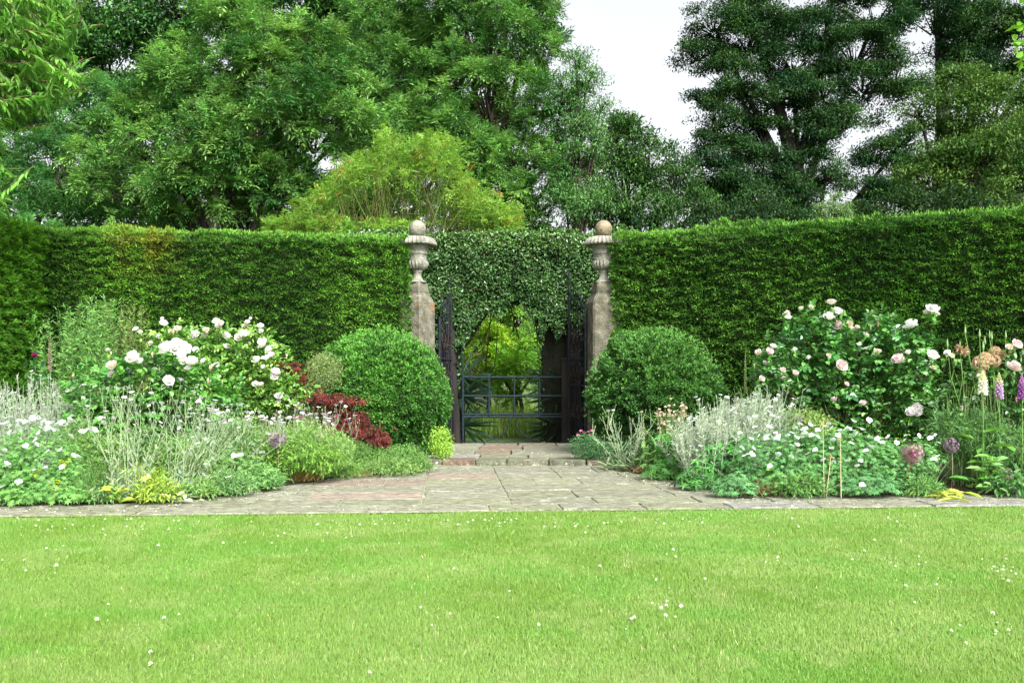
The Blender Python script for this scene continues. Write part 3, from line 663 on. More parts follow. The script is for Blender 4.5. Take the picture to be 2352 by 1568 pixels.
# bright shrub above the left pier: arching bare stems below, yellow-green tops
def sumac():
    Yq = 17.0; bx = P(930, 0, Yq)[0]; root = thing('arching_shrub', 'bright yellow green shrub with bare arching stems above the left pier', 'shrub', (bx, Yq, 0)); org = (bx, Yq, 0)
    tips = []
    for _ in range(560):
        u = R.uniform(-1, 1); px = 935 + 245 * u; ytop = 330 + 190 * abs(u) ** 2.0 + 55 * (noise(np.array([px * .028, 1, 2])) - .5) * 2
        v = R.random() ** 1.3 * (100 - 30 * abs(u)); tips.append((px + R.normal() * 8, ytop + v, Yq + R.uniform(-1, 1) * 1.1))
    for _ in range(130):
        u = R.uniform(-1, 1); tips.append((660 + 45 * u, 505 + 40 * R.random() + 15 * u * u, Yq + R.uniform(-.5, .5)))
    for _ in range(90): tips.append((1150 + 40 * R.normal() * .5, 480 + 60 * R.random(), Yq + R.uniform(-.8, .5)))
    for _ in range(170): tips.append((R.uniform(730, 1130), R.uniform(450, 535), Yq + R.uniform(.3, 1.2)))
    for _ in range(110): tips.append((R.uniform(720, 960), 515 + 30 * R.random(), Yq - 1.0 + R.uniform(-.3, .5)))
    e = np.array([P(*t) for t in tips]); n = len(e)
    s = LM(); m = 6; pp = np.repeat(e, m, 0) + R.normal(size=(n * m, 3)) * .05; dd = nrm(rdir(n * m) * .8 + [0, 0, .35]); 
    cc = np.repeat(cols(n, mix((.11, .26, .03), (.25, .40, .06), R.random(n)), .12, .05), m, 0)
    org_tip = np.repeat(R.random(n) < .02, m); cc[org_tip] = cols(org_tip.sum(), (.36, .24, .05), .1)
    s.pinnate(pp, dd, nrm(np.array([0, 0, 1.]) + .5 * rdir(n * m)), .20 * R.uniform(.7, 1.2, n * m), 5, .32, .30, cc)
    s.build('foliage', M['bright'], root, org)
    s = LM(); k = 330; ids = R.choice(n, k); en = e[ids]; st = np.column_stack([bx + R.normal(size=k) * .75, Yq + R.normal(size=k) * .3, R.uniform(.9, 2.2, k)])
    md = st * .45 + en * .55; md[:, 0] += (en[:, 0] - st[:, 0]) * .28; md[:, 2] = st[:, 2] * .5 + en[:, 2] * .5 - .25
    s.tubes(st, md + R.normal(size=(k, 3)) * .42, en, .013, .004, cols(k, mix((.13, .095, .05), (.14, .19, .06), R.random(k)), .25), 6, 4)
    s.tubes(np.column_stack([bx + R.normal(size=14) * .3, Yq + R.normal(size=14) * .2, np.full(14, -.03)]), st[:14] * .5 + [bx * .5, Yq * .5, 0], st[:14], .06, .03, (.2, .15, .09), 4, 6)
    s.build('stems', M['dry'], root, org)
sumac()
# trees and shrubs seen through the gateway
for i, (dx, dy, r, Yq, b, t_, lab) in enumerate([
        (1110, 800, 60, 18.5, (.15, .28, .02), (.36, .46, .04), 'yellow green shrub seen through the gateway at the left of the opening'),
        (1185, 830, 55, 17.8, (.11, .27, .03), (.27, .42, .05), 'fresh green shrub in the middle of the gateway opening'),
        (1160, 745, 70, 20, (.09, .2, .03), (.22, .34, .05), 'taller green shrub at the back of the gateway opening')]):
    tree('garden_shrub', lab, Yq, [(dx, dy, r), (dx - r * .7, dy + r * .5, r * .7), (dx + r * .8, dy + r * .4, r * .7), (dx, dy + r, r * .8), (dx + r * .3, dy - r * .6, r * .5)], dx, base=b, tip=t_, dens=16, size=.08, m=6, wf=.32,
         trunk_r=.05, cat='shrub', trunk_name='stem', twigs=6, group='shrubs beyond the gateway', mat='leaf')
tree('dark_tree', 'shady tree closing the view far beyond the gateway', 30, [(1100, 640, 130), (1250, 650, 130), (1180, 760, 120), (1020, 750, 120), (1330, 760, 120), (1180, 560, 120)], 1180, leaf='simple', base=(.02, .055, .015), tip=(.06, .12, .03), dens=5, size=.16, m=12,
     wf=.5, crad=.5, mat='dark', trunk_r=.2, twigs=5)
# near tree at the top left with long fresh leaves
def near_tree():
    Yq = 10.6; tb = np.array([-7.9, 10.8, 0]); root = thing('cherry_tree', 'nearest tree with long fresh green leaves hanging in at the top left', 'tree', tuple(tb)); org = tuple(tb)
    s = LM(); tw = LM(); k = 0
    ends = []
    for (dx, dy, r, n) in [(40, 40, 95, 120), (120, 60, 75, 80), (90, 150, 80, 90), (20, 180, 90, 90), (130, 190, 50, 36), (60, 250, 55, 44), (-60, 120, 120, 90), (-80, 300, 90, 60), (0, 400, 22, 12), (-10, 460, 34, 24), (-70, 450, 70, 40), (40, -60, 110, 60)]:
        for _ in range(n):
            a = R.uniform(0, 6.28); q = r * math.sqrt(R.random()); ends.append(P(dx + q * math.cos(a), dy + q * math.sin(a) * .9, Yq + R.uniform(-.8, .8)))
    e = np.array(ends); n = len(e)
    bd = nrm(np.column_stack([R.normal(size=n) * .7 + .45, R.normal(size=n) * .7, R.normal(size=n) * .38 - .22]))   # shoots run outward to the right, drooping
    st = e - bd * .38 + [0, 0, .05]
    tw.tubes(st, (st + e) / 2 + [0, 0, .05], e, .006, .003, (.14, .11, .06), 3, 3)
    m = 14; t = np.tile(np.linspace(.1, 1, m), n)[:, None]; pp = np.repeat(st, m, 0) * (1 - t) + np.repeat(e, m, 0) * t; N = n * m
    sd_ = np.cross(np.repeat(bd, m, 0), [0, 0, 1.]) * np.where(np.arange(N) % 2 == 0, 1, -1)[:, None]
    dd = nrm(sd_ * .8 + np.repeat(bd, m, 0) * .8 + [0, 0, -.35] + .3 * rdir(N)); cc = np.repeat(cols(n, mix((.07, .21, .035), (.20, .43, .07), R.random(n)), .12, .05), m, 0)
    L = R.uniform(.08, .13, N); s.broad(pp, dd, nrm(np.array([0, 0, 1.]) + .5 * rdir(N)), L, L * .30, cc, sag=.22); s.build('crown', M['bright'], root, org); tw.build('twigs', M['dry'], root, org)
    tk = LM(); top = P(-60, 60, Yq); tk.poly([tb, tb + [.1, 0, 2], tb * .4 + top * .6 + [-.1, 0, .3], top], [.2, .16, .1, .03], (1, 1, 1), 8)
    for (dx, dy) in [(90, 60), (110, 150), (40, 240), (-20, 440), (20, 180)]:
        tk.tubes([tb * .5 + top * .5], [(tb * .5 + top * .5) * .5 + P(dx - 80, dy, Yq) * .5 + [0, 0, .4]], [P(dx - 40, dy, Yq)], .06, .008, (1, 1, 1), 8, 6)
    tk.build('trunk', M['bark'], root, org)
near_tree()
def edge_tree():
    tb = np.array([5.6, 7.9, 0.04]); root = thing('young_tree', 'bright leafy twig of a tree reaching in at the top right edge', 'tree', tuple(tb)); org = tuple(tb); Yq = 7.4
    s = LM(); ends = np.array([P(2352 + 14 + 130 * R.random(), R.uniform(-120, 140), Yq + R.uniform(-.4, .4)) for _ in range(60)]); ends = np.concatenate([ends, [P(2344, 62, Yq), P(2349, 100, Yq), P(2352, 130, Yq)]])
    n = len(ends); m = 6; pp = np.repeat(ends, m, 0) + R.normal(size=(n * m, 3)) * .03; s.broad(pp, nrm(rdir(n * m) + [-.3, 0, -.5]), rdir(n * m), .09, .05, cols(n * m, (.18, .34, .04), .12)); s.build('crown', M['leaf'], root, org)
    tk = LM(); top = P(2440, -60, Yq); tk.poly([tb, tb + [.05, 0, 1.5], top], [.05, .04, .012], (1, 1, 1), 7)
    tk.tubes(np.tile(tb + [.05, 0, 1.6], (n, 1)) * .3 + top * .7, (top + ends) / 2, ends, .008, .003, (1, 1, 1), 4, 4); tk.build('trunk', M['bark'], root, org)
edge_tree()

# meadow grass beyond the gateway
s = LM(); n = 16000; x = R.uniform(-2.5, 2.2, n); y = R.uniform(16.3, 22, n); p = np.column_stack([x, y, np.full(n, -.03)])
s.leaves(p, nrm(rdir(n) * .35 + [0, 0, 1]), rdir(n), R.uniform(.2, .65, n), .012, cols(n, mix((.15, .30, .04), (.34, .44, .12), R.random(n)), .15), sag=.1)
tag(s.build('meadow_grass', M['grass']), 'long meadow grass growing beyond the low gate', 'grass', kind='stuff')
# spiky cordylines either side of the low gate
def spiky(dx, base_dy, Yq, label, L, n, side, stemh):
    b = P(dx, base_dy, Yq); root = thing('spiky_plant', label, 'plant', (b[0], Yq, -.03), 'spiky plants beside the low gate'); org = (b[0], Yq, -.03)
    s = LM()
    for h in stemh:
        c0 = np.array([b[0], Yq, h]); m = n; d = nrm(rdir(m) * [1, 1, .8] + [.25 * side, 0, .25]); 
        s.broad(np.tile(c0, (m, 1)), d, nrm(np.array([0, 0, 1.]) + .3 * rdir(m)), L * R.uniform(.7, 1.1, m), .035, cols(m, (.03, .06, .035), .25), sag=.18)
    s.build('leaves', M['gloss'], root, org)
    s = LM(); s.poly([(b[0], Yq, -.03), (b[0], Yq, max(stemh))], [.05, .035], (1, 1, 1), 8); s.build('stem', M['darkbark'], root, org)
spiky(1062, 0, 15.0, 'dark spiky leaved plant left of the low gate', .62, 42, 1, (.25, .75, 1.05))
spiky(1290, 0, 15.2, 'dark spiky leaved plant right of the low gate', .66, 46, -1, (.2, .7, 1.0))

# ------------------------------------------------------------------ clipped box balls
def boxball(dx, dyc, rw, Yq, ztop, label, base, tip, rough=.06):
    c0 = P(dx, dyc, Yq); r = rw * Yq / F; rz = (ztop - 0) / 2 * 1.04; cz = ztop - rz; root = thing('box_ball', label, 'shrub', (c0[0], Yq, .04), 'clipped box balls'); org = (c0[0], Yq, .04)
    cc = np.array([c0[0], Yq, cz]); n = 95000; d = rdir(n); 
    bulge = 1 + (.10 + rough * .5) * (noise(d * 1.6 + dx) - .5) * 2 + rough * (noise(d * 9 + dx) - .5) * 2 + .05 * (noise(d * 22) - .5) * 2
    # slightly boxy profile that stands on its base
    bx = np.power(np.abs(d[:, 2]), 1.0); prof = 1 + .07 * (1 - bx) * (d[:, 2] < .2)
    p = cc + d * np.column_stack([r * bulge * prof, r * bulge * prof, rz * bulge]) * (1 - .06 * R.random(n) ** 2)[:, None]
    k = p[:, 2] > .03; p = p[k]; d = d[k]; n = len(p)
    t = (.30 + .35 * (noise(p, 2.5) - .5) * 2 + R.normal(size=n) * .2 + (noise(p, 14) - .5) * .8 + .2 * d[:, 2]).clip(0, 1)
    s = LM(); dd = nrm(d * .8 + rdir(n) * .75 + [0, 0, .35]); L = R.uniform(.026, .044, n)
    s.leaves(p, dd, nrm(np.array([0, 0, 1.]) + .5 * d + .6 * rdir(n)), L, L * .55, cols(n, mix(base, tip, t), .16, .05))
    m = 900; d2 = nrm(rdir(m) + [0, 0, .5]); q = cc + d2 * np.array([r, r, rz]) * R.uniform(1.02, 1.12, (m, 1)) ; kk = np.repeat(q, 5, 0) + R.normal(size=(m * 5, 3)) * .010
    s.leaves(kk, nrm(np.repeat(d2, 5, 0) * .6 + rdir(m * 5) * .7 + [0, 0, .5]), rdir(m * 5), .03, .015, cols(m * 5, tip, .15)); s.build('foliage', M['leaf'], root, org)
    s = LM(); s.sphere(cc, 1, (1, 1, 1), 16, 24, (r * .76, r * .76, rz * .78), .10, 3); s.build('shade_core', M['core'], root, org)
    return root
boxball(872, 905, 148, 11.55, 1.63, 'smooth clipped box ball left of the gateway beside the red maple', (.030, .095, .018), (.105, .25, .045), .06)
boxball(1503, 905, 146, 11.6, 1.63, 'shaggier clipped box ball right of the gateway behind silver stems', (.028, .085, .020), (.095, .215, .05), .14)

# ------------------------------------------------------------------ flowers: shared meshes
def petalmesh(name, rings, colA, colB, mat, seed=0, core=None):
    s = LM(); rr = np.random.default_rng(seed)
    for (n, tilt, ln, wd, cup, z0) in rings:
        for i in range(n):
            a = 2 * math.pi * (i + rr.random() * .5) / n; o = np.array([math.cos(a), math.sin(a), 0]); sd_ = np.array([-math.sin(a), math.cos(a), 0]); tl = tilt + rr.normal() * .08
            g = []
            for u in range(4):
                t = u / 3; w = wd * [.35, .9, 1.0, .55][u]; ang = tl + cup * t; pos = np.zeros(3)
                pos = o * (ln * t * math.cos(tl + cup * t * .5)) + np.array([0, 0, z0 + ln * t * math.sin(tl + cup * t * .5)])
                for v in (-1, 0, 1): g.append(pos + sd_ * w * v * .5 + (o * -math.sin(ang) + np.array([0, 0, math.cos(ang)])) * (.12 * wd * abs(v)))
            f = [[u * 3 + v, u * 3 + v + 1, (u + 1) * 3 + v + 1, (u + 1) * 3 + v] for u in range(3) for v in range(2)]
            c = np.array(colA) * (1 - rr.random() * .12) if rr.random() < .7 else np.array(colB); s.add(g, f, c, smooth=True)
    if core is not None: s.sphere((0, 0, core[0]), core[1], core[2], 5, 8, (1, 1, .8))
    return s.mesh(name, mat)
# full double rose, radius about 5 cm
RR = [(6, .25, .052, .050, .55, 0), (7, .6, .046, .044, .8, .002), (7, .95, .038, .036, .9, .004), (6, 1.2, .032, .028, .8, .006), (4, 1.4, .026, .02, .6, .008)]
WH, CR, PK = (.92, .91, .89), (.84, .76, .66), (.82, .58, .58)
roses = {'white': [petalmesh('bloom', RR, WH, (.90, .86, .82), M['petal'], i) for i in range(3)],
         'pink': [petalmesh('bloom', RR, (.86, .76, .74), (.84, .68, .67), M['petal'], 10 + i) for i in range(3)],
         'cream': [petalmesh('bloom', RR, (.85, .80, .70), (.83, .70, .55), M['petal'], 20 + i) for i in range(2)]}
flat5 = petalmesh('flower', [(5, .15, .020, .019, .25, 0)], (.86, .88, .90), (.82, .85, .90), M['petal'], 3, core=(.003, .0035, (.62, .70, .45)))
camp = petalmesh('flower', [(5, .05, .016, .017, .1, 0)], (.86, .86, .86), (.84, .80, .84), M['petal'], 4, core=(-.008, .006, (.34, .40, .30)))
campm = petalmesh('flower', [(5, .05, .017, .018, .1, 0)], (.45, .02, .16), (.50, .03, .22), M['petal'], 5, core=(-.008, .006, (.34, .40, .30)))
poppy = petalmesh('bloom', [(6, .7, .06, .06, .7, 0), (5, 1.1, .05, .05, .6, 0)], (.30, .03, .16), (.40, .06, .22), M['petal'], 6)
def tiltrot(out=0.6):
    return (R.normal() * .35 + out, R.normal() * .3, R.uniform(-.6, .6))

# ------------------------------------------------------------------ bed plants
def bush_leaves(s, blobs, Yq, n_per, base, tip, L, wf, kind='rose', shell=.5):
    for b in blobs:
        px, py, rx, ry = b[:4]; yo = b[4] if len(b) > 4 else 0; yb = Yq + yo; c0 = P(px, py, yb); a = rx * yb / F; h = ry * yb / F
        la = {'rose': 5 * L * L * wf * .8, 'broad': L * L * wf * .75, 'star': 6 * L * L * wf * .5, 'fine': L * L * wf * .5}[kind]
        n = int(n_per * 3.14 * a * h / la); d = rdir(n); rad = 1 - shell * R.random(n) ** 1.3 + .12 * R.normal(size=n)
        p = c0 + d * np.column_stack([rad * a, rad * min(a, .30), rad * h]); p = p[p[:, 2] > .06]; n = len(p)
        if n == 0: continue
        dd = nrm(nrm(p - c0) * .6 + rdir(n) * .8); nn = nrm(np.array([0, -.15, 1.]) + .5 * rdir(n))
        t = (R.normal(size=n) * .25 + .4 + .5 * (noise(p, 4) - .5)).clip(0, 1); c = cols(n, mix(base, tip, t), .14, .06)
        if kind == 'rose':
            k = 5; sd_ = nrm(np.cross(dd, nn)); LL = L * R.uniform(.7, 1.15, (n, 1))
            for (f_, sg) in ((.5, 1), (.5, -1), (1.0, 1), (1.0, -1), (1.35, 0)):
                q = p + dd * LL * f_ * 1.0; dr = dd * (.45 if sg else 1) + sd_ * sg; s.broad(q, dr, nrm(nn + .25 * rdir(n)), LL, LL * wf, c, sag=.12)
        elif kind == 'broad': s.broad(p, dd + [0, 0, -.1], nn, L * R.uniform(.6, 1.2, n), L * wf, c, sag=.25)
        elif kind == 'star': s.star(p, nrm(nn + nrm(p - c0) * .6), L * R.uniform(.7, 1.2, n), 6, wf, c, up=-.1)
        elif kind == 'fine': s.leaves(p, dd, nn, L * R.uniform(.6, 1.3, n), L * wf, c)
def canes(s, org, ends, r0=.007, r1=.003, c=(.10, .14, .05), spread=.12):
    e = np.asarray(ends).reshape(-1, 3); n = len(e); st = np.array(org) + np.column_stack([R.normal(size=n) * spread, R.normal(size=n) * spread, np.zeros(n)])
    md = st * .45 + e * .55; md[:, 2] += .12; s.tubes(st, md + R.normal(size=(n, 3)) * .04, e, r0, r1, cols(n, c, .2), 6, 4)

def rosebush(dx, Yq, label, blobs, blooms, base, tip, L=.05, wf=.72, n_per=3.2, group=None, name='rose_bush'):
    b = P(dx, 0, Yq); org = np.array([b[0], Yq, .04]); root = thing(name, label, 'rose', tuple(org), group)
    s = LM(); bush_leaves(s, blobs, Yq, n_per, base, tip, L, wf); ob = tuple(org)
    E = []
    for (px, py, r, kind) in blooms:
        Yb = Yq - (.42 if py > 800 else .2) + R.uniform(-.08, .08); p = P(px, py, Yb); E.append(p)
        rr = r * Yb / F; m = roses[kind][R.integers(len(roses[kind]))]
        put(m, 'bloom', root, p - org - np.array([0, 0, .02]), tiltrot(.7 if py > 760 else .5), rr / .042).scale = (rr / .042, rr / .042, rr / .042 * R.uniform(1.15, 1.5))
    n = len(E); e = np.array(E); 
    k = np.repeat(e, 5, 0) - np.array([0, -.02, .07]) + R.normal(size=(n * 5, 3)) * .03; s.broad(k, rdir(n * 5), nrm(np.array([0, 0, 1.]) + .4 * rdir(n * 5)), L, L * wf, cols(n * 5, tip, .15))
    s.build('foliage', M['gloss'], root, ob)
    s = LM(); st = e + np.column_stack([R.normal(size=n) * .06, np.full(n, .28), np.full(n, -.28)]); s.tubes(st, (st + e) / 2 + [0, .03, -.03], e - [0, 0, .02], .004, .0026, cols(n, (.10, .15, .05), .2), 4, 4)
    q = np.array([P(bb[0] + R.normal() * bb[2] * .4, bb[1], Yq) for bb in blobs for _ in range(5)]); q[:, 2] = q[:, 2].clip(.2); canes(s, org, q, .009, .004, (.09, .09, .04)); s.build('canes', M['dry'], root, ob)
    for _ in range(12):
        bb = blobs[R.integers(len(blobs))]; w = R.uniform(-.9, .9); q = P(bb[0] + bb[2] * w, bb[1] - bb[3] * math.sqrt(1 - w * w) * R.uniform(.9, 1.15), Yq - .15)
        t = LM(); t.poly([q - [0, 0, .02], q, q + [0, 0, .012], q + [0, 0, .028], q + [0, 0, .04]], [.003, .007, .012, .009, .001], (.70, .42, .34) if R.random() < .5 else (.30, .38, .14), 7); t.poly([q - [0, -.05, .10], q - [0, -.01, .03], q], .003, (.12, .2, .06), 4); t.build('bud', M['petal'], root, ob)
    return root

z3 = lambda a, b: (.3481 * a, 639.7 + .348 * b)
z6 = lambda a, b: (1693.4 + .336 * a, 658.6 + .336 * b)
# left: big white roses on broad dark leaves
rosebush(340, 9.0, 'white rose bush with large blooms and dark leaves behind the silver campions',
         [(230, 905, 75, 65), (330, 890, 95, 75), (430, 900, 80, 70), (390, 850, 60, 45), (290, 960, 80, 60, -.2), (500, 930, 60, 55), (420, 975, 80, 50), (195, 940, 45, 45)],
         [(*z3(1120, 465), 17, 'white'), (*z3(1165, 450), 20, 'white'), (*z3(1205, 460), 17, 'white'), (*z3(1225, 510), 15, 'white'), (*z3(1265, 560), 15, 'white'), (*z3(1250, 592), 11, 'white'), (*z3(1215, 530), 10, 'white'), (*z3(893, 525), 16, 'white'), (*z3(915, 545), 11, 'white'),
          (*z3(755, 572), 13, 'cream'), (*z3(748, 625), 9, 'white'), (*z3(1110, 665), 12, 'white'), (*z3(1130, 690), 9, 'cream')],
         (.035, .105, .028), (.12, .26, .05), L=.062, wf=.8, n_per=4.5)
L5 = [(1075, 295, 10), (1078, 262, 6), (1045, 385, 9), (1125, 348, 8), (1170, 332, 9), (1430, 280, 9), (1455, 295, 9), (1435, 318, 9), (1360, 335, 8), (1358, 376, 9), (1290, 372, 11), (1280, 398, 9), (1485, 380, 11), (1510, 388, 8), (1632, 290, 8), (1625, 312, 8), (1718, 310, 8), (1722, 350, 9),
      (1735, 410, 11), (1740, 440, 11), (1785, 462, 10), (1790, 510, 11), (1770, 520, 9), (1700, 540, 11), (1485, 445, 9), (1632, 436, 9), (1430, 572, 9), (1350, 538, 8), (1295, 465, 8), (1605, 362, 10), (1575, 385, 10), (1630, 358, 8), (1812, 615, 11), (1818, 635, 10), (1745, 578, 7), (1725, 700, 9), (1690, 690, 8),
      (1840, 775, 10), (1848, 812, 9), (900, 330, 7), (925, 352, 6), (1000, 418, 6), (1740, 520, 6), (710, 468, 6), (1660, 255, 5)]
rosebush(520, 10.4, 'tall rose bush covered in small round white blooms in front of the left hedge',
         [(470, 810, 90, 55), (560, 800, 80, 55), (400, 790, 70, 40), (540, 860, 90, 60), (620, 850, 45, 60), (450, 880, 90, 60), (610, 920, 70, 50), (520, 950, 90, 60), (670, 900, 50, 40, -.2)],
         [(*z3(a, b), r * .95, 'white' if R.random() < .75 else 'cream') for a, b, r in L5], (.09, .19, .035), (.23, .34, .07), L=.045, wf=.62, n_per=4.5)
# right: big pale pink rose bush
R9 = [(690, 275, 15, 'pink'), (705, 180, 10, 'white'), (655, 172, 12, 'white'), (680, 165, 10, 'white'), (620, 215, 13, 'white'), (650, 225, 9, 'white'), (645, 110, 11, 'cream'), (330, 200, 10, 'white'), (340, 175, 7, 'cream'), (760, 245, 8, 'cream'), (800, 285, 7, 'cream'), (820, 270, 6, 'cream'), (870, 330, 8, 'pink'), (1195, 270, 17, 'white'),
      (1310, 160, 14, 'white'), (1345, 160, 13, 'white'), (1365, 185, 7, 'cream'), (1285, 175, 9, 'white'), (1320, 475, 15, 'white'), (1113, 505, 15, 'pink'), (1335, 552, 8, 'cream'), (690, 540, 15, 'pink'), (150, 438, 8, 'pink'), (215, 432, 9, 'pink'), (240, 405, 8, 'white'), (305, 567, 8, 'pink'), (395, 585, 7.5, 'pink'), (160, 620, 7.5, 'pink'),
      (315, 620, 6, 'pink'), (1205, 825, 15, 'white'), (1195, 860, 13, 'white'), (830, 390, 6, 'white'), (935, 435, 8, 'cream'), (970, 438, 6, 'cream'), (620, 462, 6, 'cream'), (180, 515, 6, 'white'), (395, 425, 6, 'white'), (670, 770, 8, 'pink'), (490, 480, 6, 'white'), (1170, 440, 6, 'white'), (740, 660, 7, 'pink'), (1085, 278, 5, 'cream'), (440, 145, 6, 'cream'), (500, 135, 6, 'cream'), (860, 790, 8, 'pink'), (880, 420, 5, 'cream')]
rosebush(1940, 9.6, 'large pale pink rose bush with dark leaves in front of the right hedge',
         [(1870, 790, 85, 55), (1960, 800, 90, 65), (2050, 800, 75, 60), (1800, 830, 65, 45), (2090, 860, 60, 60), (1930, 880, 100, 60), (2030, 900, 90, 60), (2020, 755, 45, 30), (1840, 890, 70, 40), (1860, 745, 60, 30), (2000, 950, 90, 45), (2110, 930, 50, 50), (2090, 785, 40, 40), (1900, 950, 60, 40), (1770, 860, 45, 35)],
         [(*z6(a, b), r, k) for a, b, r, k in R9], (.034, .105, .034), (.12, .25, .06), L=.062, wf=.74, n_per=5)
rosebush(2330, 8.8, 'pink rose bush at the right edge behind the foxgloves', [(2330, 900, 60, 60), (2340, 850, 40, 40), (2300, 960, 60, 50), (2380, 900, 60, 80), (2230, 880, 50, 50)],
         [(2322, 845, 17, 'pink'), (2330, 790, 13, 'pink'), (2318, 796, 9, 'cream'), (2178, 808, 8, 'white'), (2184, 815, 7, 'cream'), (2205, 930, 5, 'pink')], (.035, .09, .026), (.09, .18, .045), L=.055, n_per=3.2)

# feathery tall perennials
def feathery(dx, Yq, top, w, label, n=42, c0=(.09, .21, .06), c1=(.20, .36, .10)):
    b = P(dx, 0, Yq); org = np.array([b[0], Yq, .04]); root = thing('feathery_perennial', label, 'plant', tuple(org), 'feathery perennials in the left bed'); s = LM()
    e = np.array([P(dx + R.normal() * w, top + abs(R.normal()) * 60, Yq + R.normal() * .15) for _ in range(n)]); st = org + np.column_stack([R.normal(size=n) * .16, R.normal(size=n) * .1, np.zeros(n)]); md = st * .3 + e * .7; md[:, 2] -= .1
    s.tubes(st, md, e, .004, .0015, cols(n, (.13, .2, .07)), 6, 3); s.build('stems', M['leaf'], root, tuple(org))
    s = LM(); m = 60; t = np.tile(np.linspace(.15, 1, m) + .0, n)[:, None]; A, B, E = [np.repeat(q, m, 0) for q in (st, md, e)]; p = A * (1 - t) ** 2 + B * 2 * t * (1 - t) + E * t * t; N = n * m
    d = nrm(rdir(N) * [1, 1, .4] + [0, 0, .45]); s.leaves(p, d, rdir(N), R.uniform(.06, .13, N) * (1.15 - .5 * t[:, 0]), .010, cols(N, mix(c0, c1, R.random(N)), .12), sag=.2)
    s.build('leaves', M['leaf'], root, tuple(org))
feathery(140, 11.3, 700, 30, 'feathery green perennial at the left edge, leftmost of three', 34)
feathery(215, 11.2, 680, 32, 'feathery green perennial with the densest tops, middle of three', 60)
feathery(300, 11.4, 690, 34, 'airy feathery perennial with olive seed tops, rightmost of three', 44, (.12, .16, .05), (.22, .25, .10))

# silver campions
def campion(px, py, label, n, h, spread, nfl, kind=camp, lean=0.0, c=(.34, .44, .26), name='silver_campion', group='silver campions with small flowers', leafy=1.0, r=.0029, lens=1.0, cup=.12, fsc=1.35, deep=.12, basec=(.20, .28, .15)):
    org = G(px, py, .04); root = thing(name, label, 'plant', tuple(org), group); s = LM(); lf = LM(); tips = []
    st = org + np.column_stack([R.normal(size=n) * spread * .25, abs(R.normal(size=n)) * deep, np.zeros(n)])
    dr = np.column_stack([R.normal(size=n) * spread * 1.35 + lean, R.normal(size=n) * .12, np.ones(n) * h * R.uniform(.6, .85, n)])
    mid = st + dr; bm = st + dr * .5 + np.column_stack([-dr[:, 0] * .25, np.zeros(n), np.zeros(n)])
    cc = cols(n, c, .12, .04); s.tubes(st, bm, mid, r, r * .75, cc, 4, 4)
    for k in range(3):
        ang = R.uniform(-.32, .32, n) + (k - 1) * .22; ln = h * R.uniform(.14, .36, n)
        e = mid + np.column_stack([np.sin(ang) * ln + lean * .2, R.normal(size=n) * .03, np.cos(ang) * ln]); s.tubes(mid, (mid + e) / 2 + R.normal(size=(n, 3)) * .008, e, r * .75, r * .5, cc, 2, 3); tips.append(e)
        lo = st + (mid - st) * R.uniform(.45, .8, (n, 1)); e2 = lo + np.column_stack([np.sin(ang * 1.6) * ln, R.normal(size=n) * .03, np.cos(ang) * ln * .9]); kk = R.random(n) < .5; s.tubes(lo[kk], (lo + e2)[kk] / 2, e2[kk], r * .6, r * .45, cc[kk], 2, 3); tips.append(e2[kk])
    tips = np.concatenate(tips)
    # buds
    s.leaves(tips, nrm(rdir(len(tips)) * .2 + [0, 0, 1]), rdir(len(tips)), .022, .010, cols(len(tips), c, .1)); s.leaves(tips, nrm(rdir(len(tips)) * .2 + [0, 0, 1]), rdir(len(tips)), .022, .010, cols(len(tips), c, .1))
    s.build('stems', M['silver'], root, tuple(org))
    m = int(n * 9 * leafy); ids = R.integers(0, n, m); t = R.random((m, 1)) ** 1.5 * .9; p = st[ids] * (1 - t) + mid[ids] * t; L = (.11 - .07 * t[:, 0]) * R.uniform(.6, 1.1, m) * lens
    lf.broad(p, nrm(rdir(m) * [1, 1, .3] + [0, -.1, .75]), rdir(m), L, L * .27, cols(m, mix(basec, c, t[:, 0]), .14)); 
    m = int(26 * leafy); p = np.tile(org, (m, 1)) + R.normal(size=(m, 3)) * [spread * .5 + .03, .05, .01]; lf.broad(p, nrm(rdir(m) * [1, 1, .2] + [0, -.2, .45]), nrm(np.array([0, 0, 1.]) + .4 * rdir(m)), .12 * lens, .034, cols(m, basec, .15)); lf.build('leaves', M['silver'], root, tuple(org))
    ks = [kind] if not isinstance(kind, list) else kind
    for i in R.choice(len(tips), min(int(nfl * 1.5), len(tips)), replace=False): put(ks[R.integers(len(ks))], 'flower', root, tips[i] - org + [0, 0, .018], (R.normal() * .3 + .2, R.normal() * .3, R.uniform(0, 6)), fsc * R.uniform(.8, 1.15))
    return root
campion(262, 1148, 'silver campion leaning left at the paving edge beside the white geraniums', 10, .82, .09, 9, lean=-.06)
campion(300, 1146, 'tall silver campion standing upright right of the leaning one', 11, .86, .10, 12)
campion(395, 1146, 'silver campion with forked stems in front of the large white roses', 11, .80, .09, 10, lean=.03)
campion(430, 1140, 'silver campion leaning right from yellowing leaves at the paving edge', 12, .74, .12, 16, lean=.20)
campion(520, 1120, 'white flowered campion in the middle of the left bed', 14, .62, .16, 24, lean=.08, c=(.36, .45, .28))
campion(590, 1108, 'white flowered campion next to the left allium head', 13, .62, .15, 20, lean=.05, c=(.34, .42, .24))
campion(455, 1125, 'small crowded white campion behind the leaning campions', 12, .66, .14, 20, lean=.03, c=(.38, .47, .34))
campion(700, 1092, 'campion with magenta and white flowers in front of the red maple', 24, .66, .13, 34, kind=[camp, camp, campm], lean=.12, c=(.32, .38, .24))
campion(665, 1098, 'pale campion clump left of the magenta flowered one', 18, .62, .13, 20, kind=[camp], lean=.06, c=(.33, .38, .22))
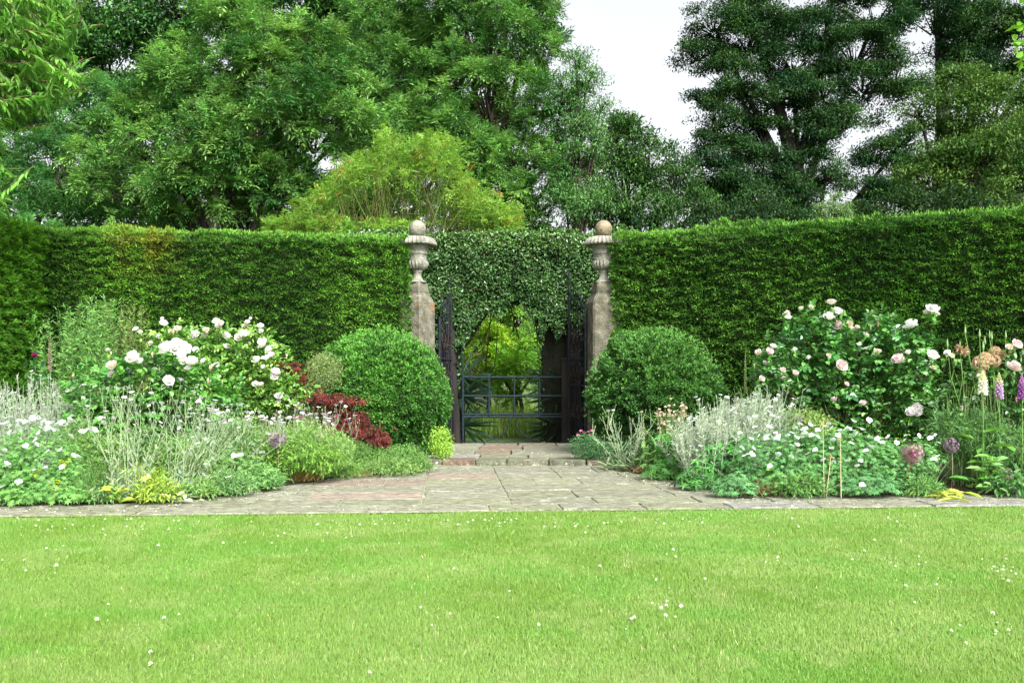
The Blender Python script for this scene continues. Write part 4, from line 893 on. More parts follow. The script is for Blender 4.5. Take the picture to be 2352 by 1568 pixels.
campion(1425, 1076, 'lone silver campion with thick woolly stems in front of the right box ball', 7, .60, .11, 2, lean=0, r=.006, leafy=1.6, lens=1.3, fsc=1.4)
campion(1455, 1078, 'short silver stemmed plant right of the lone campion', 6, .52, .07, 0, r=.005, leafy=1.6, lens=1.2, c=(.34, .42, .28))

def silvermass(dx, Yq, w, top, bottom, label, n, lean, fl, kind=camp, slope=0.0, c=(.40, .48, .35), name='silver_plant'):
    b = P(dx, bottom, Yq); org = np.array([b[0], Yq, .04]); root = thing(name, label, 'plant', tuple(org)); s = LM()
    u = R.uniform(-1, 1, n); st = org + np.column_stack([u * w * .75, R.normal(size=n) * .25, np.zeros(n)]); H = (CAM_H - (top - HY) * Yq / F) * R.uniform(.62, 1.0, n) * (1 - .12 * u * u + slope * (u - 1) * .5)
    e = st + np.column_stack([u * w * .3 + lean + R.normal(size=n) * .11, R.normal(size=n) * .08, H]); md = (st + e) / 2 + np.column_stack([R.normal(size=n) * .03, np.zeros(n), np.zeros(n)])
    s.tubes(st, md, e, .0038, .0025, cols(n, c, .15, .04), 4, 3)
    k = 3
    for _ in range(k):
        t = R.uniform(.5, .85, (n, 1)); lo = st * (1 - t) ** 2 + md * 2 * t * (1 - t) + e * t * t; e2 = lo + np.column_stack([R.normal(size=n) * .05, R.normal(size=n) * .04, R.uniform(.05, .15, n)]); s.tubes(lo, (lo + e2) / 2, e2, .0028, .002, cols(n, c, .15, .04), 2, 3)
    s.build('stems', M['silver'], root, tuple(org)); s = LM(); m = 20 * n; ids = R.integers(0, n, m); t = R.random((m, 1)) * .98; p = st[ids] * (1 - t) ** 2 + md[ids] * 2 * t * (1 - t) + e[ids] * t * t
    s.leaves(p, nrm(rdir(m) * [1, 1, .4] + [0, 0, .6]), rdir(m), R.uniform(.03, .07, m), .010, cols(m, c, .2, .05)); s.build('leaves', M['silver'], root, tuple(org))
    for i in R.choice(n, min(fl, n), replace=False): put(kind, 'flower', root, e[i] - org + [0, 0, .01], (R.normal() * .4 + .2, R.normal() * .3, R.uniform(0, 6)), R.uniform(.9, 1.3))
    return root
silvermass(60, 9.3, .50, 860, 0, 'dense silver grey stemmed plant at the far left of the bed', 150, 0, 12)
silvermass(1650, 9.0, .46, 880, 0, 'silver grey stemmed mass with pale blue flowers right of the box ball', 330, .05, 34, kind=flat5, slope=.35, c=(.42, .50, .36))
silvermass(1760, 9.1, .22, 885, 0, 'silver stemmed plant merging into the rose bush on the right', 80, .03, 14, kind=flat5, c=(.32, .40, .27))

# mounds of white geranium
def geranium(dx, Yq, blobs, label, nfl, flo, base=(.07, .18, .05), tip=(.19, .36, .11), n_per=3.2, ori=None, L=.028, lime=None, name='geranium_mound', fl=flat5, grp='mounds of white geranium'):
    b = P(dx, 0, Yq); org = np.array([b[0], Yq, .04]); root = thing(name, label, 'plant', tuple(org), grp); s = LM()
    bush_leaves(s, blobs, Yq, n_per, base, tip, L, .35, 'star', .35)
    s.build('foliage', M['leaf'], root, tuple(org))
    if lime:
        s = LM(); bush_leaves(s, lime, Yq - .15, .8, (.30, .40, .03), (.42, .48, .06), .016, .7, 'star', .8); s.build('lime_flowers', M['petal'], root, tuple(org))
    s = LM(); E = []
    for (px, py) in flo:
        Yb = Yq - .30 + (1020 - py) * .0030 + R.normal() * .04; p = P(px, py, Yb); p[2] = max(p[2], .08); E.append(p); put(fl, 'flower', root, p - org, (R.normal() * .35 + .6, R.normal() * .35, R.uniform(0, 6)), R.uniform(1.15, 1.6))
    e = np.array(E); n = len(e); st = e + np.column_stack([R.normal(size=n) * .03, np.abs(R.normal(size=n)) * .05, -R.uniform(.08, .16, n)]); s.tubes(st, (st + e) / 2, e - [0, 0, .004], .0014, .0012, (.16, .28, .09), 2, 3); s.build('stalks', M['leaf'], root, tuple(org))
    return root
f1 = [z3(a, b) for a, b in [(130,940),(165,945),(190,950),(215,920),(245,925),(260,915),(290,945),(320,955),(345,955),(375,965),(410,950),(440,970),(460,930),(470,945),(415,972),(65,915),(20,960),(40,955),(120,980),(65,1015),(95,1020),(260,1015),(270,985),(315,985),(370,1000),(400,1040),(235,1065),(240,1095),(165,1115),(170,1105),(315,1140),(30,1135),(5,1165),(50,1235),(45,1220),(225,1265),(300,1250),(410,1245),(120,1340),(135,1345),(15,1375),(325,1345),(515,1175),(490,1170),(465,1040),(400,1130),(530,1005),(570,1000),(585,995),(610,1005),(625,1000),(350,1000),(75,760),(545,1010)]]
geranium(75, 7.85, [(20, 1070, 70, 75), (95, 1060, 80, 80), (160, 1090, 50, 65), (40, 1120, 90, 45, -.1), (120, 1130, 80, 35, -.1), (-60, 1090, 90, 80)], 'white geranium mound with lime green flowers at the left corner of the bed', 0, f1,
         lime=[(95, 1090, 30, 20), (130, 1110, 30, 22), (60, 1100, 18, 12), (110, 1130, 30, 16), (150, 1060, 20, 14)])
f2 = [z6(a, b) for a, b in [(125,885),(240,882),(272,900),(80,900),(122,960),(218,958),(262,1000),(20,1000),(95,1040),(120,1000),(148,1020),(195,1030),(205,1020),(240,1035),(275,1035),(290,1020),(320,1055),(345,1018),(370,1085),(410,1080),(405,1030),(375,1000),(465,970),(455,975),(395,965),(430,940),(500,945),(520,950),(545,1025),(510,1015),(550,980),(590,960),(605,955),(625,935),(795,920),(900,912),(750,965),(765,968),(790,982),(855,975),(815,1005),(780,1015),(700,980),(700,1040),(655,1045),(640,970),(690,1015),(780,1070),(960,1040),(990,1065),(1030,1028),(1090,1065),(1145,1050),(1160,1015),(1240,1018),(1320,1035),(1350,1018),(1375,1065),(1375,1155),(1345,1180),(920,1095),(880,1120),(900,1130),(845,1190),(820,1225),(755,1190),(590,1185),(660,1195),(645,1105),(425,1125),(485,1140),(535,1115),(370,1160),(280,1145),(225,1225),(100,1145),(75,1145),(50,1155),(110,1105),(30,1100),(20,1130),(855,1355),(200,1040),(460,1000),(440,1030)]]
geranium(1880, 8.2, [(1760, 1050, 70, 55), (1850, 1040, 90, 60), (1950, 1045, 95, 60), (2040, 1060, 70, 55), (1800, 1100, 90, 42, -.12), (1920, 1105, 100, 42, -.12), (2030, 1110, 60, 38, -.1), (2110, 1055, 50, 50), (1710, 1090, 40, 45)],
         'wide white geranium mound in front of the pink rose bush', 0, f2, base=(.06, .17, .06), tip=(.17, .33, .12))
geranium(1150 - 610, 8.3, [(540, 1080, 60, 50), (490, 1110, 70, 38), (590, 1100, 45, 35), (430, 1115, 50, 35)], 'low ferny green plant with few white flowers at the paving edge left', 0,
         [z3(a, b) for a, b in [(1370, 1230), (1355, 1225), (1455, 1270), (1545, 1170), (1585, 1165), (1510, 1310), (985, 1300), (1205, 1250), (1730, 1150)]], base=(.09, .19, .06), tip=(.22, .35, .12), n_per=3.2, grp='mounds of fine green foliage')
# palmate green clumps
def clump(dx, Yq, blobs, label, base, tip, L, wf, kind, n_per, name='leafy_plant', group=None, mat='leaf', shell=.5, cat='plant'):
    b = P(dx, 0, Yq); org = np.array([b[0], Yq, .04]); root = thing(name, label, cat, tuple(org), group); s = LM(); bush_leaves(s, blobs, Yq, n_per, base, tip, L, wf, kind, shell); s.build('foliage', M[mat], root, tuple(org))
    s = LM(); q = np.array([P(bb[0] + R.normal() * bb[2] * .4, bb[1], Yq) for bb in blobs for _ in range(8)]); q[:, 2] = q[:, 2].clip(.1); canes(s, org, q, .004, .002, tuple(np.array(base) * 1.2), spread=.06); s.build('stems', M['leaf'], root, tuple(org)); return root
clump(1545, 9.5, [(1545, 1040, 42, 45), (1525, 1070, 28, 25)], 'green palmate leaved clump between the silver stems and the paving', (0.051, 0.174, 0.043), (0.131, 0.319, 0.072), .075, .3, 'star', 3.2)
clump(1625, 8.7, [(1640, 1060, 55, 55), (1610, 1100, 38, 30), (1680, 1030, 40, 30)], 'larger palmate leaved clump left of the wide geranium mound', (0.043, 0.160, 0.043), (0.116, 0.304, 0.072), .085, .3, 'star', 3.2)
clump(900, 9.9, [(850, 1050, 60, 28), (930, 1050, 55, 30), (800, 1035, 60, 30), (960, 1070, 30, 16)], 'low spreading green ground shrub at the foot of the left box ball', (0.080, 0.174, 0.043), (0.174, 0.290, 0.087), .022, .45, 'fine', 3.2, name='ground_shrub')
clump(1012, 10.9, [(1012, 1015, 26, 35), (1022, 1035, 20, 18)], 'small yellow green bush at the gateway corner beside the left box ball', (0.160, 0.290, 0.043), (0.348, 0.478, 0.072), .028, .4, 'fine', 3.2, name='small_bush')
clump(1345, 10.9, [(1345, 1025, 38, 30), (1380, 1035, 34, 26)], 'small dark bush with pink flowers at the foot of the right pier', (0.043, 0.116, 0.051), (0.102, 0.203, 0.087), .024, .5, 'fine', 3.2, name='small_bush')
clump(690, 10.4, [(745, 850, 40, 40), (710, 900, 40, 36), (700, 940, 45, 40)], 'grey green twiggy shrub between the white roses and the box ball', (0.131, 0.174, 0.072), (0.246, 0.275, 0.116), .03, .3, 'fine', 3.2)
clump(610, 8.8, [(690, 1040, 70, 40), (620, 1050, 60, 40), (740, 1055, 45, 30)], 'green leafy plant below the allium heads in the left bed', (0.102, 0.217, 0.043), (0.232, 0.362, 0.072), .06, .22, 'fine', 3.2)
clump(345, 8.2, [(320, 1105, 50, 35), (370, 1110, 40, 35)], 'yellow green fine stemmed plant between the silver campions', (0.246, 0.348, 0.058), (0.406, 0.478, 0.102), .05, .12, 'fine', 3.2)
clump(230, 8.6, [(180, 1000, 50, 40), (250, 1040, 60, 45), (330, 1030, 70, 50), (430, 1040, 70, 50), (540, 1010, 60, 50)], 'grey green leafy filling behind the campions in the left bed', (0.102, 0.189, 0.072), (0.217, 0.319, 0.131), .05, .2, 'fine', 3.2)
clump(1480, 10.4, [(1500, 1030, 60, 35), (1450, 1045, 40, 25)], 'dark green leafy plant behind the lone silver campion', (0.051, 0.116, 0.043), (0.116, 0.217, 0.072), .05, .3, 'fine', 3.2)
clump(1840, 9.0, [(1840, 970, 50, 32), (1880, 980, 40, 26)], 'yellow green leafy filling under the pink rose bush', (0.116, 0.189, 0.058), (0.246, 0.319, 0.102), .05, .25, 'fine', 3.2)
clump(2330, 8.5, [(2320, 1050, 60, 60), (2260, 1000, 60, 60), (2360, 1090, 60, 40), (2180, 990, 50, 50)], 'dark green leafy filling at the right edge of the bed', (0.051, 0.123, 0.043), (0.131, 0.232, 0.087), .06, .22, 'fine', 3.2)
clump(200, 8.5, [(205, 1050, 50, 60), (260, 1060, 50, 60)], 'light green filling between the geranium mound and the campions', (.11, .20, .06), (.26, .38, .12), .045, .22, 'fine', 3.2, name='filler_plant', group='light green filling plants')
clump(440, 8.35, [(400, 1060, 55, 50), (470, 1060, 60, 50)], 'light green filling behind the leaning campion', (.11, .20, .06), (.24, .36, .12), .045, .22, 'fine', 3.2, name='filler_plant', group='light green filling plants')
clump(650, 8.9, [(620, 1030, 60, 50), (700, 1020, 70, 50), (770, 1030, 40, 40)], 'light green filling around the mauve allium globe', (.12, .21, .06), (.27, .37, .13), .06, .12, 'fine', 3.2, name='filler_plant', group='light green filling plants')
# low plants spilling over the paving edge
for (px, py, w, h, lab, b_, t_, kd, L_, wf_) in [
        (30, 1160, 60, 26, 'low green leaves spilling over the edge at the far left corner', (.06, .15, .04), (.16, .30, .08), 'star', .03, .4),
        (160, 1158, 50, 24, 'low mid green leaves beside the round mallow leaves', (.07, .17, .04), (.18, .31, .08), 'star', .03, .4),
        (235, 1154, 38, 30, 'low grey green leaves at the foot of the leaning campion', (.12, .2, .08), (.24, .34, .15), 'fine', .06, .25),
        (360, 1152, 48, 34, 'yellow green edging plant between the campions', (.16, .25, .04), (.32, .38, .07), 'fine', .05, .3),
        (450, 1144, 46, 28, 'green edging plant below the right leaning campion', (.09, .18, .05), (.22, .33, .10), 'fine', .05, .25),
        (530, 1136, 52, 40, 'ferny grey green edging plant in the left bed', (.09, .18, .07), (.2, .32, .13), 'fine', .035, .3),
        (600, 1124, 46, 40, 'ferny green edging plant left of the straw coloured tuft', (.08, .18, .06), (.18, .32, .12), 'fine', .035, .3),
        (760, 1096, 60, 30, 'green edging plant right of the straw coloured tuft', (.08, .17, .04), (.19, .3, .08), 'fine', .06, .2),
        (890, 1090, 70, 26, 'olive edging plant under the left box ball', (.09, .17, .05), (.19, .28, .09), 'fine', .03, .4),
        (950, 1082, 40, 22, 'small olive edging plant touching the step at the left', (.09, .16, .05), (.18, .26, .09), 'fine', .03, .4),
        (1530, 1098, 50, 30, 'green edging plant below the palmate clump', (.05, .15, .04), (.13, .28, .07), 'star', .06, .3),
        (1610, 1122, 50, 34, 'dark palmate edging plant at the bend of the right bed', (.045, .14, .04), (.12, .27, .07), 'star', .07, .3),
        (1690, 1140, 50, 36, 'blue green edging plant right of the bend in the bed', (.06, .16, .07), (.15, .3, .13), 'star', .03, .35),
        (1840, 1140, 60, 36, 'dark green edging plant left of the dry stalks', (.06, .14, .04), (.15, .27, .08), 'fine', .05, .25),
        (1990, 1139, 70, 40, 'blue green edging plant under the wide geranium mound', (.05, .14, .06), (.14, .28, .11), 'star', .03, .35),
        (2120, 1138, 40, 30, 'green edging plant left of the yellow rosette', (.07, .16, .05), (.17, .3, .09), 'fine', .06, .2),
        (2320, 1137, 50, 40, 'dark leafy edging plant at the right edge of the photo', (.05, .13, .04), (.13, .25, .08), 'broad', .07, .5)]:
    g = G(px, py, .04); Yq = g[1] + .07; kk = Yq / F
    bl = [(px, HY + (CAM_H - .04 - h * kk * .5) / kk, w, h), (px - w * .6, HY + (CAM_H - .04 - h * kk * .3) / kk, w * .6, h * .7), (px + w * .6, HY + (CAM_H - .04 - h * kk * .3) / kk, w * .6, h * .7)]
    clump(px, Yq, bl, lab, b_, t_, L_, wf_, kd, 2.6, name='edging_plant', group='low plants spilling over the paving edge')
# pink flowers on the small bush at the right pier
root = [o for o in bpy.data.objects if o.get('label', '').startswith('small dark bush with pink')][0]
pk = petalmesh('flower', [(5, .2, .022, .022, .3, 0)], (.60, .14, .26), (.70, .25, .36), M['petal'], 8)
for (a, b) in [(1340, 995), (1352, 992), (1328, 1000), (1360, 990), (1335, 990), (1358, 998)]:
    put(pk, 'flower', root, P(a, b, 10.6) - np.array(root.location), (R.normal() * .3 + .5, 0, R.uniform(0, 6)), 1.1)

# broad-leaved seedlings at the front edge
def broadplant(px, py, label, n, L, W_, h, c, name='broad_leaved_plant', spread=.08, group='broad leaved plants at the paving edge', mat='leaf', lie=.35):
    org = G(px, py, .04); root = thing(name, label, 'plant', tuple(org), group); s = LM()
    a = R.uniform(0, 6.28, n); t = R.random(n); p = org + np.column_stack([R.normal(size=n) * spread, R.normal(size=n) * spread * .6, t * h]); d = np.column_stack([np.cos(a), np.sin(a) * .7 - .2, np.full(n, lie)])
    s.tubes(np.tile(org, (n, 1)), (org + p) / 2 + [0, 0, h * .15], p, .004, .0025, cols(n, np.array(c) * .8), 3, 3)
    s.build('stems', M[mat], root, tuple(org)); s = LM(); s.broad(p, d, nrm(np.array([0, -.2, 1.]) + .3 * rdir(n)), L * R.uniform(.7, 1.15, n), W_ * R.uniform(.8, 1.1, n), cols(n, c, .14, .08), sag=.3, fold=.1); s.build('leaves', M[mat], root, tuple(org)); return root
broadplant(275, 1153, 'yellowing broad leaves at the foot of the tall silver campion', 9, .10, .06, .12, (.30, .38, .04))
broadplant(330, 1150, 'yellow and orange leaved plant between two campions', 11, .08, .05, .20, (.32, .30, .05))
broadplant(405, 1152, 'pale grey leaved rosette at the paving edge', 8, .10, .035, .06, (.42, .44, .32))
broadplant(200, 1153, 'grey green furry rosette beside the large round leaves', 10, .11, .04, .08, (.26, .34, .22))
broadplant(115, 1155, 'large round green mallow leaves at the paving edge far left', 6, .13, .13, .10, (.10, .22, .07), lie=.2)
broadplant(1795, 1130, 'light green broad leaved plant in front of the geranium mound', 16, .13, .065, .20, (.20, .30, .05))
broadplant(1870, 1115, 'taller light green broad leaved plant beside three dry stalks', 10, .13, .06, .34, (.20, .32, .06))
broadplant(2160, 1136, 'yellow leaved rosette flopping onto the paving', 22, .16, .05, .04, (.38, .40, .08), lie=.1, spread=.16)
broadplant(2255, 1125, 'tall broad leaved green plant below the seed stalks', 26, .17, .07, .55, (.12, .25, .05), spread=.10)
broadplant(2290, 1132, 'second green broad leaved plant nearer the right edge', 14, .15, .07, .30, (.12, .24, .07), spread=.10)
broadplant(640, 1112, 'green hosta like leaves in the left bed by the dry grass', 12, .12, .045, .18, (.12, .24, .05))
# dry grass tuft
def tuft(px, py, label, n, L, c, spread=.15, name='grass_tuft', up=.7, group=None):
    org = G(px, py, .04); s = LM(); d = nrm(rdir(n) * [1, 1, .5] + [0, 0, up]); p = org + np.column_stack([R.normal(size=n) * spread, R.normal(size=n) * spread * .5, np.zeros(n)])
    e = p + d * (L * R.uniform(.5, 1.1, n))[:, None]; e[:, 2] = e[:, 2].clip(.045); md = p + d * L * .5 + [0, 0, L * .2]; s.tubes(p, md, e, .003, .001, cols(n, c, .2, .08), 5, 3); o = s.build(name, M['dry'], None, tuple(org)); return tag(o, label, 'grass', group)
tuft(680, 1103, 'tuft of straw coloured dead grass on the paving edge', 260, .22, (.50, .36, .12), .10)
tuft(1480, 1084, 'brown dry tuft beside the lone silver campion', 90, .12, (.30, .22, .10), .05)
tuft(830, 1093, 'dry stalks lying at the paving edge under the ground shrub', 60, .12, (.34, .28, .12), .10, up=.2)
tuft(1740, 1135, 'brown withered stalks in front of the geranium mound', 150, .20, (.26, .20, .09), .14, up=.6)
tuft(2120, 1128, 'green strap leaves beside the reddish stemmed allium', 60, .40, (.14, .26, .10), .08, up=1.2)
tuft(215, 1150, 'green upright grass blades between geranium and campions', 80, .38, (.12, .24, .06), .05, up=2.2)

# purple peony-like bloom and pink spike at left
org = np.array([P(78, 0, 10.0)[0], 10.0, .04]); root = thing('purple_poppy', 'single dark purple bloom at the left edge before the hedge', 'flower', tuple(org))
e = P(80, 820, 10.0); s = LM(); s.tubes([org], [(org + e) / 2 + [.03, 0, 0]], [e], .006, .004, (.10, .18, .06), 5, 5); s.broad(np.tile(e, (26, 1)) - np.column_stack([R.normal(size=26) * .07, R.normal(size=26) * .05, R.uniform(.05, .35, 26)]), rdir(26), rdir(26), .10, .05, cols(26, (.05, .13, .05), .15)); s.build('stem', M['leaf'], root, tuple(org))
put(poppy, 'bloom', root, e - org, (.5, .2, 0), .85)

def spike(px, top, bot, Yq, label, ca, cb, r=.032, n=60, name='foxglove', basepx=None, group=None, bud=.35):
    """tall spire of hanging bells, buds at the tip"""
    bx = P(basepx or px, 0, Yq)[0]; org = np.array([bx, Yq, .04]); root = thing(name, label, 'flower', tuple(org), group); t0 = P(px, top, Yq); b0 = P(px, bot, Yq)
    s = LM(); s.tubes([org], [(org + b0) / 2 + [.01, 0, 0]], [t0], .007, .002, (.16, .25, .08), 8, 5)
    m = 14; q = org + np.column_stack([R.normal(size=m) * .05, R.normal(size=m) * .05, R.uniform(0, .25, m)]); s.broad(q, nrm(rdir(m) + [0, 0, .2]), nrm(np.array([0, 0, 1.]) + .3 * rdir(m)), .16, .06, cols(m, (.10, .2, .06))); s.build('stem', M['leaf'], root, tuple(org))
    s = LM(); a = np.arange(n) * 2.4; t = np.linspace(0, 1, n); c0 = b0[None] * (1 - t)[:, None] + t0[None] * t[:, None]; rr = r * np.where(t < 1 - bud, 1 - .3 * t, (1 - t) / bud * .7 + .12)
    d = np.column_stack([np.cos(a), np.sin(a), np.full(n, -.55)]); e = c0 + d * rr[:, None]; col = mix(ca, cb, ((t - .45) * 3).clip(0, 1)); col = cols(n, col, .08, .03)
    s.tubes(c0, (c0 + e) / 2 + [0, 0, .004], e, .003, rr * .34, col, 3, 6); s.build('flower_spike', M['petal'], root, tuple(org)); return root
spike(115, 760, 850, 10.4, 'faded pink flower spire at the left edge before the feathery plants', (.36, .24, .22), (.22, .24, .12), .024, 60)
spike(2257, 850, 900, 8.3, 'cream foxglove spire left of the lilac one', (.84, .83, .70), (.74, .78, .40), .042, 46, group='foxgloves at the right of the bed')
spike(2295, 855, 910, 8.3, 'lilac foxglove spire right of the cream one', (.52, .37, .56), (.62, .64, .30), .038, 50, group='foxgloves at the right of the bed')
spike(2347, 858, 915, 8.3, 'deep purple foxglove spire cut by the right edge', (.36, .13, .42), (.50, .22, .5), .036, 50, group='foxgloves at the right of the bed')
spike(1712, 805, 900, 10.3, 'thin pale green flower spire above the silver plants', (.42, .48, .18), (.36, .44, .16), .017, 70, basepx=1700)
for (a, t_, b_, lab) in [(1478, 955, 1030, 'thin cream spire left of the peach flower cluster'), (1515, 975, 1040, 'short cream spire in front of the right box ball'), (1533, 965, 1035, 'cream spire below the peach flower cluster'), (1552, 960, 1020, 'yellowish spire right of the other cream spires')]:
    spike(a, t_, b_, 9.9, lab, (.60, .62, .30), (.48, .52, .22), .016, 40, name='cream_spire', group='thin cream flower spires')
# peach coloured cluster
org = np.array([P(1545, 0, 10.0)[0], 10.0, .04]); root = thing('peach_flowers', 'fading peach and white flower cluster left of the silver grey mass', 'flower', tuple(org))
s = LM(); e = np.array([P(1545 + R.normal() * 20, 948 + R.normal() * 12, 10 + R.normal() * .08) for _ in range(60)] + [P(1525 + R.normal() * 8, 980 + R.normal() * 8, 9.9) for _ in range(14)]); canes(s, org, e, .004, .002, (.15, .22, .08)); s.build('stems', M['leaf'], root, tuple(org))
pch = petalmesh('flower', [(5, .4, .022, .020, .6, 0)], (.74, .60, .46), (.72, .66, .56), M['petal'], 12)
for p in e: put(pch, 'flower', root, p - org, (R.normal() * .5, R.normal() * .5, R.uniform(0, 6)), R.uniform(.8, 1.3))

# allium globes
def alliummesh(c, seed, n=150, core=(.35, .12, .28)):
    s = LM(); d = rdir(n); o = np.zeros((n, 3)); s.tubes(d * .008, d * .045, d * .085, .0009, .0007, cols(n, core, .15), 1, 3)
    s.star(d * .085, d, .017, 6, .28, cols(n, c, .15, .08), up=.15); s.sphere((0, 0, 0), .012, core, 5, 8); return s.mesh('flower_head', M['dry'])
al = [alliummesh((.40, .28, .34), 1), alliummesh((.30, .22, .27), 2, 170, (.2, .12, .18)), alliummesh((.34, .22, .24), 3, 150, (.34, .10, .18))]
def allium(px, py, Yq, rp, kind, label, stemc=(.22, .20, .12), bx=None):
    p = P(px, py, Yq); org = np.array([P(bx or px, 0, Yq)[0], Yq, .04]); root = thing('allium', label, 'flower', tuple(org), 'allium globes'); s = LM(); s.tubes([org], [(org + p) / 2 + [.02, 0, 0]], [p], .006, .005, stemc, 6, 6); s.build('stem', M['dry'], root, tuple(org))
    put(al[kind], 'flower_head', root, p - org, (R.random(), R.random(), R.random()), rp * Yq / F / .10)
allium(637, 1008, 8.6, 24, 1, 'mauve allium globe on the left among the campions')
allium(738, 1008, 9.0, 18, 0, 'smaller faded allium globe right of the mauve one')
allium(2096, 1040, 7.95, 29, 2, 'large pink purple allium globe on a reddish stem at the front right', (.22, .07, .05), bx=2075)
allium(2185, 1022, 8.3, 20, 1, 'dark mauve allium globe behind the large pink one')
allium(1830, 967, 9.0, 17, 1, 'small purple allium globe half hidden above the geranium mound')
allium(2312, 1090, 8.2, 18, 1, 'dull mauve allium globe low at the right edge')
# three dry stalks
for i, (a, b, t_) in enumerate([(1893, 1140, 975), (1898, 1141, 1050), (1932, 1143, 1010)]):
    o = G(a, b + 0, .04); e = P([1890, 1908, 1930][i], t_, o[1] + .05); s = LM(); s.tubes([o], [(o + e) / 2], [e], .0045, .003, (.50, .44, .26), 5, 5); s.leaves(np.tile(e, (8, 1)), nrm(rdir(8) + [0, 0, .6]), rdir(8), .04, .01, cols(8, (.45, .38, .2)))
    tag(s.build('dry_stalk', M['dry'], None, tuple(o)), ['thin pale dry stalk, leftmost of three before the geranium', 'leaning dry stalk between the two upright ones', 'thickest straw coloured dry stalk, rightmost of three'][i], 'stalk', 'dry stalks in front of the geranium mound')
# salsify: tall stems with pointed buds and fluffy seed heads
def salsify():
    for gi, (dx, n, lab) in enumerate([(2230, 30, 'tall green seed stalks with pointed buds left of the foxgloves'), (2290, 30, 'tall green stalks carrying tan fluffy seed heads beside the foxgloves'), (2190, 16, 'thin green stalks at the left side of the seed stalk group'), (2345, 18, 'slender green stalks at the right edge of the bed')]):
        Yq = 8.65 + .1 * gi; b = P(dx, 0, Yq); org = np.array([b[0], Yq, .04]); root = thing('seed_stalk_plant', lab, 'plant', tuple(org), 'tall seed stalk plants')
        buds = {0: [(2217, 765), (2250, 772), (2262, 788), (2205, 800)], 1: [(2273, 775), (2278, 778), (2310, 775), (2258, 800)], 2: [(2176, 795), (2192, 835)], 3: [(2330, 800), (2345, 830)]}[gi]
        e = np.array([P(a, t_, Yq + R.normal() * .05) for a, t_ in buds] + [P(dx + R.normal() * 22, 870 + R.uniform(-30, 150), Yq + R.normal() * .12) for _ in range(n)])
        st = org + np.column_stack([R.normal(size=len(e)) * .10, R.normal(size=len(e)) * .08, np.zeros(len(e))]); s = LM(); s.tubes(st, (st + e) / 2 + R.normal(size=e.shape) * .015, e, .0045, .003, cols(len(e), (.17, .27, .10), .15), 6, 4)
        m = 160; p = org + np.column_stack([R.normal(size=m) * .12, R.normal(size=m) * .10, R.uniform(0, .45, m)]); s.leaves(p, nrm(rdir(m) * .35 + [0, 0, 1]), rdir(m), R.uniform(.2, .4, m), .009, cols(m, (.13, .25, .09), .15), sag=.12); s.build('stalks', M['leaf'], root, tuple(org))
        for i, q in enumerate(e[:len(buds)]):
            s = LM(); s.poly([q - [0, 0, .012], q, q + [0, 0, .012], q + [0, 0, .045], q + [0, 0, .075]], [.003, .008, .011, .006, .0015], (.24, .33, .16), 6); s.build('bud', M['leaf'], root, tuple(org))
        if gi == 1:
            for (a, t_, r) in [(2252, 835, 17), (2262, 822, 13), (2268, 828, 14), (2282, 828, 15), (2250, 858, 12), (2285, 808, 12), (2300, 815, 10)]:
                q = P(a, t_, Yq - .05); s = LM(); m = 240; d = rdir(m); rr = r * Yq / F; s.tubes(q + d * .004, q + d * rr * .5, q + d * rr, .0007, .0005, cols(m, (.46, .34, .18), .15), 1, 3)
                s.star(q + d * rr, d, rr * .28, 5, .2, cols(m, (.56, .43, .26), .12), up=.5); s.build('seed_head', M['dry'], root, tuple(org))
        if gi == 0:
            for (a, t_) in [(2204, 800), (2216, 806)]:
                q = P(a, t_, Yq); m = 40; s = LM(); s.leaves(np.tile(q, (m, 1)), nrm(rdir(m) + [0, 0, -.2]), rdir(m), .06, .016, cols(m, (.42, .28, .17), .15)); s.build('withered_flower', M['dry'], root, tuple(org))
salsify()

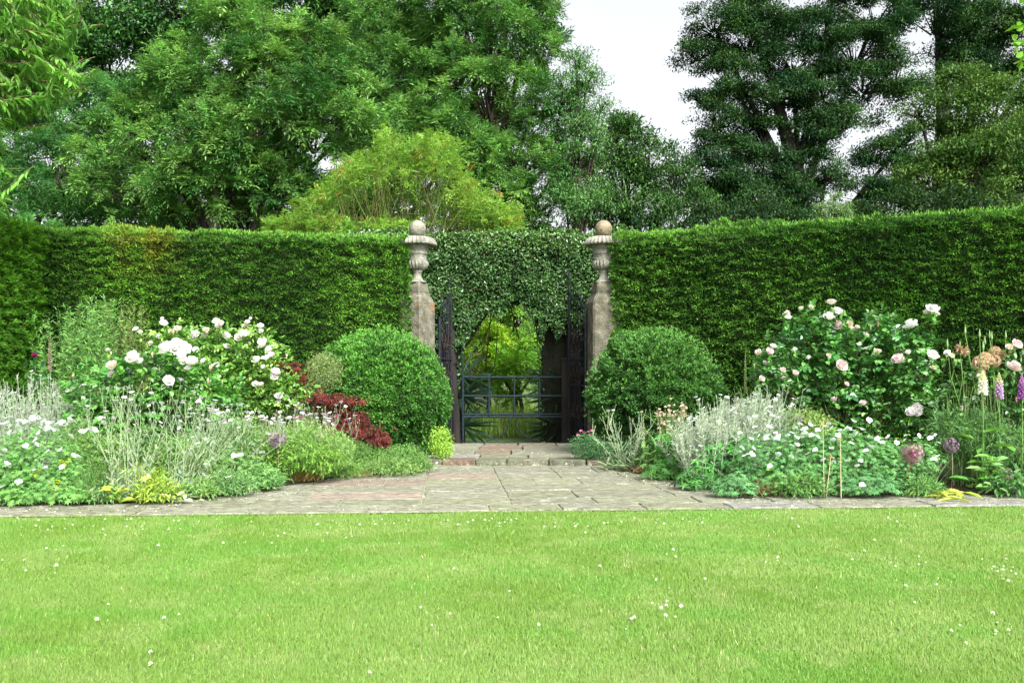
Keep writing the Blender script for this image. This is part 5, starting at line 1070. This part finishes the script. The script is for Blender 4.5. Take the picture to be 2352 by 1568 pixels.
# red maple: drooping tiers
def maple():
    Yq = 10.2; org = np.array([P(800, 0, 10.6)[0], 10.6, .04]); root = thing('red_maple', 'low weeping red maple in front of the left box ball', 'shrub', tuple(org)); s = LM(); ends = []
    for (px, py, rx, ry, yo, dn) in [(775, 917, 54, 8, .0, 36), (725, 908, 25, 7, .1, 16), (655, 843, 26, 9, .3, 26), (695, 868, 12, 14, .2, 16), (800, 968, 45, 9, .05, 30), (835, 988, 40, 12, -.1, 44), (865, 1005, 25, 12, -.15, 40), (760, 948, 30, 5, .1, 12), (815, 948, 20, 6, .1, 10)]:
        for _ in range(dn): ends.append(P(px + R.uniform(-1, 1) * rx, py + R.normal() * ry * .45 + (.0 if px < 790 else (R.random() * 6)), Yq + yo + R.normal() * .12))
    e = np.array(ends); n = len(e); m = 4; q = np.repeat(e, m, 0) + R.normal(size=(n * m, 3)) * .03
    base = np.repeat(mix((.060, .014, .013), (.16, .030, .026), R.random(n)), m, 0)
    for k in range(7):
        d = nrm(rdir(n * m) * [1, .9, .35] + [.15, -.2, -.5]); s.leaves(q, d, nrm(np.array([0, -.2, 1.]) + .4 * rdir(n * m)), R.uniform(.045, .08, n * m), .011, cols(n * m, base, .16, .06), sag=.15)
    s.build('foliage', M['leaf'], root, tuple(org)); s = LM(); k = 60; ids = R.choice(n, k); hub = org + [0, 0, .55]
    s.tubes([org, org], [org + [.05, 0, .3], org + [-.05, 0, .3]], [hub, hub + [-.2, 0, .1]], .03, .018, (1, 1, 1), 5, 6); s.tubes(np.tile(hub, (k, 1)), (hub + e[ids]) / 2 + [0, 0, .12], e[ids], .008, .003, (1, 1, 1), 5, 4); s.build('branches', M['darkbark'], root, tuple(org))
maple()
# litter on the paving: fallen petals, seeds and crumbs of soil along the bed edges
s = LM(); pts = []
for (a0, b0, a1, b1, k) in [(0, 1166, 280, 1162, 60), (280, 1162, 560, 1138, 110), (560, 1138, 985, 1082, 150), (1000, 1074, 1400, 1076, 50), (1410, 1080, 1600, 1118, 130), (1600, 1118, 1760, 1146, 120), (1760, 1146, 2352, 1144, 90), (1050, 1030, 1290, 1034, 60), (600, 1160, 1700, 1165, 80)]:
    for _ in range(k):
        t = R.random(); pts.append(G(a0 + (a1 - a0) * t, b0 + (b1 - b0) * t + abs(R.normal()) * 7 + 1, .032 if b0 > 1060 else .088))
pts = np.array(pts); n = len(pts); c = np.where(R.random((n, 1)) < .35, [[.80, .78, .72]], np.where(R.random((n, 1)) < .5, [[.10, .07, .04]], [[.22, .26, .10]]))
s.leaves(pts, rdir(n) * [1, 1, .15], nrm(np.array([0, 0, 1.]) + .2 * rdir(n)), R.uniform(.012, .03, n), .012, c)
tag(s.build('fallen_petals', M['petal']), 'fallen petals, seeds and soil crumbs scattered on the paving along the beds', 'litter', kind='stuff')
# planting beyond the frame on both sides
for (x, y, lab) in [(5.75, 8.9, 'green bush in the bed just beyond the right edge'), (6.7, 9.2, 'green bush in the bed well beyond the right edge'), (-5.7, 8.6, 'green bush in the bed just beyond the left edge'), (-6.1, 9.6, 'green bush in the bed well beyond the left edge')]:
    pxx = x * F / y + CX; zc = lambda z: HY + (CAM_H - z) * F / y
    clump(pxx, y, [(pxx, zc(.40), 105, 95), (pxx - 85, zc(.22), 70, 50), (pxx + 85, zc(.25), 70, 55)], lab, (.05, .12, .035), (.15, .25, .08), .06, .3, 'fine', 2.6, name='green_bush', group='bushes beyond the frame')
print('total verts', sum(len(o.data.vertices) for o in bpy.data.objects if o.type == 'MESH'))
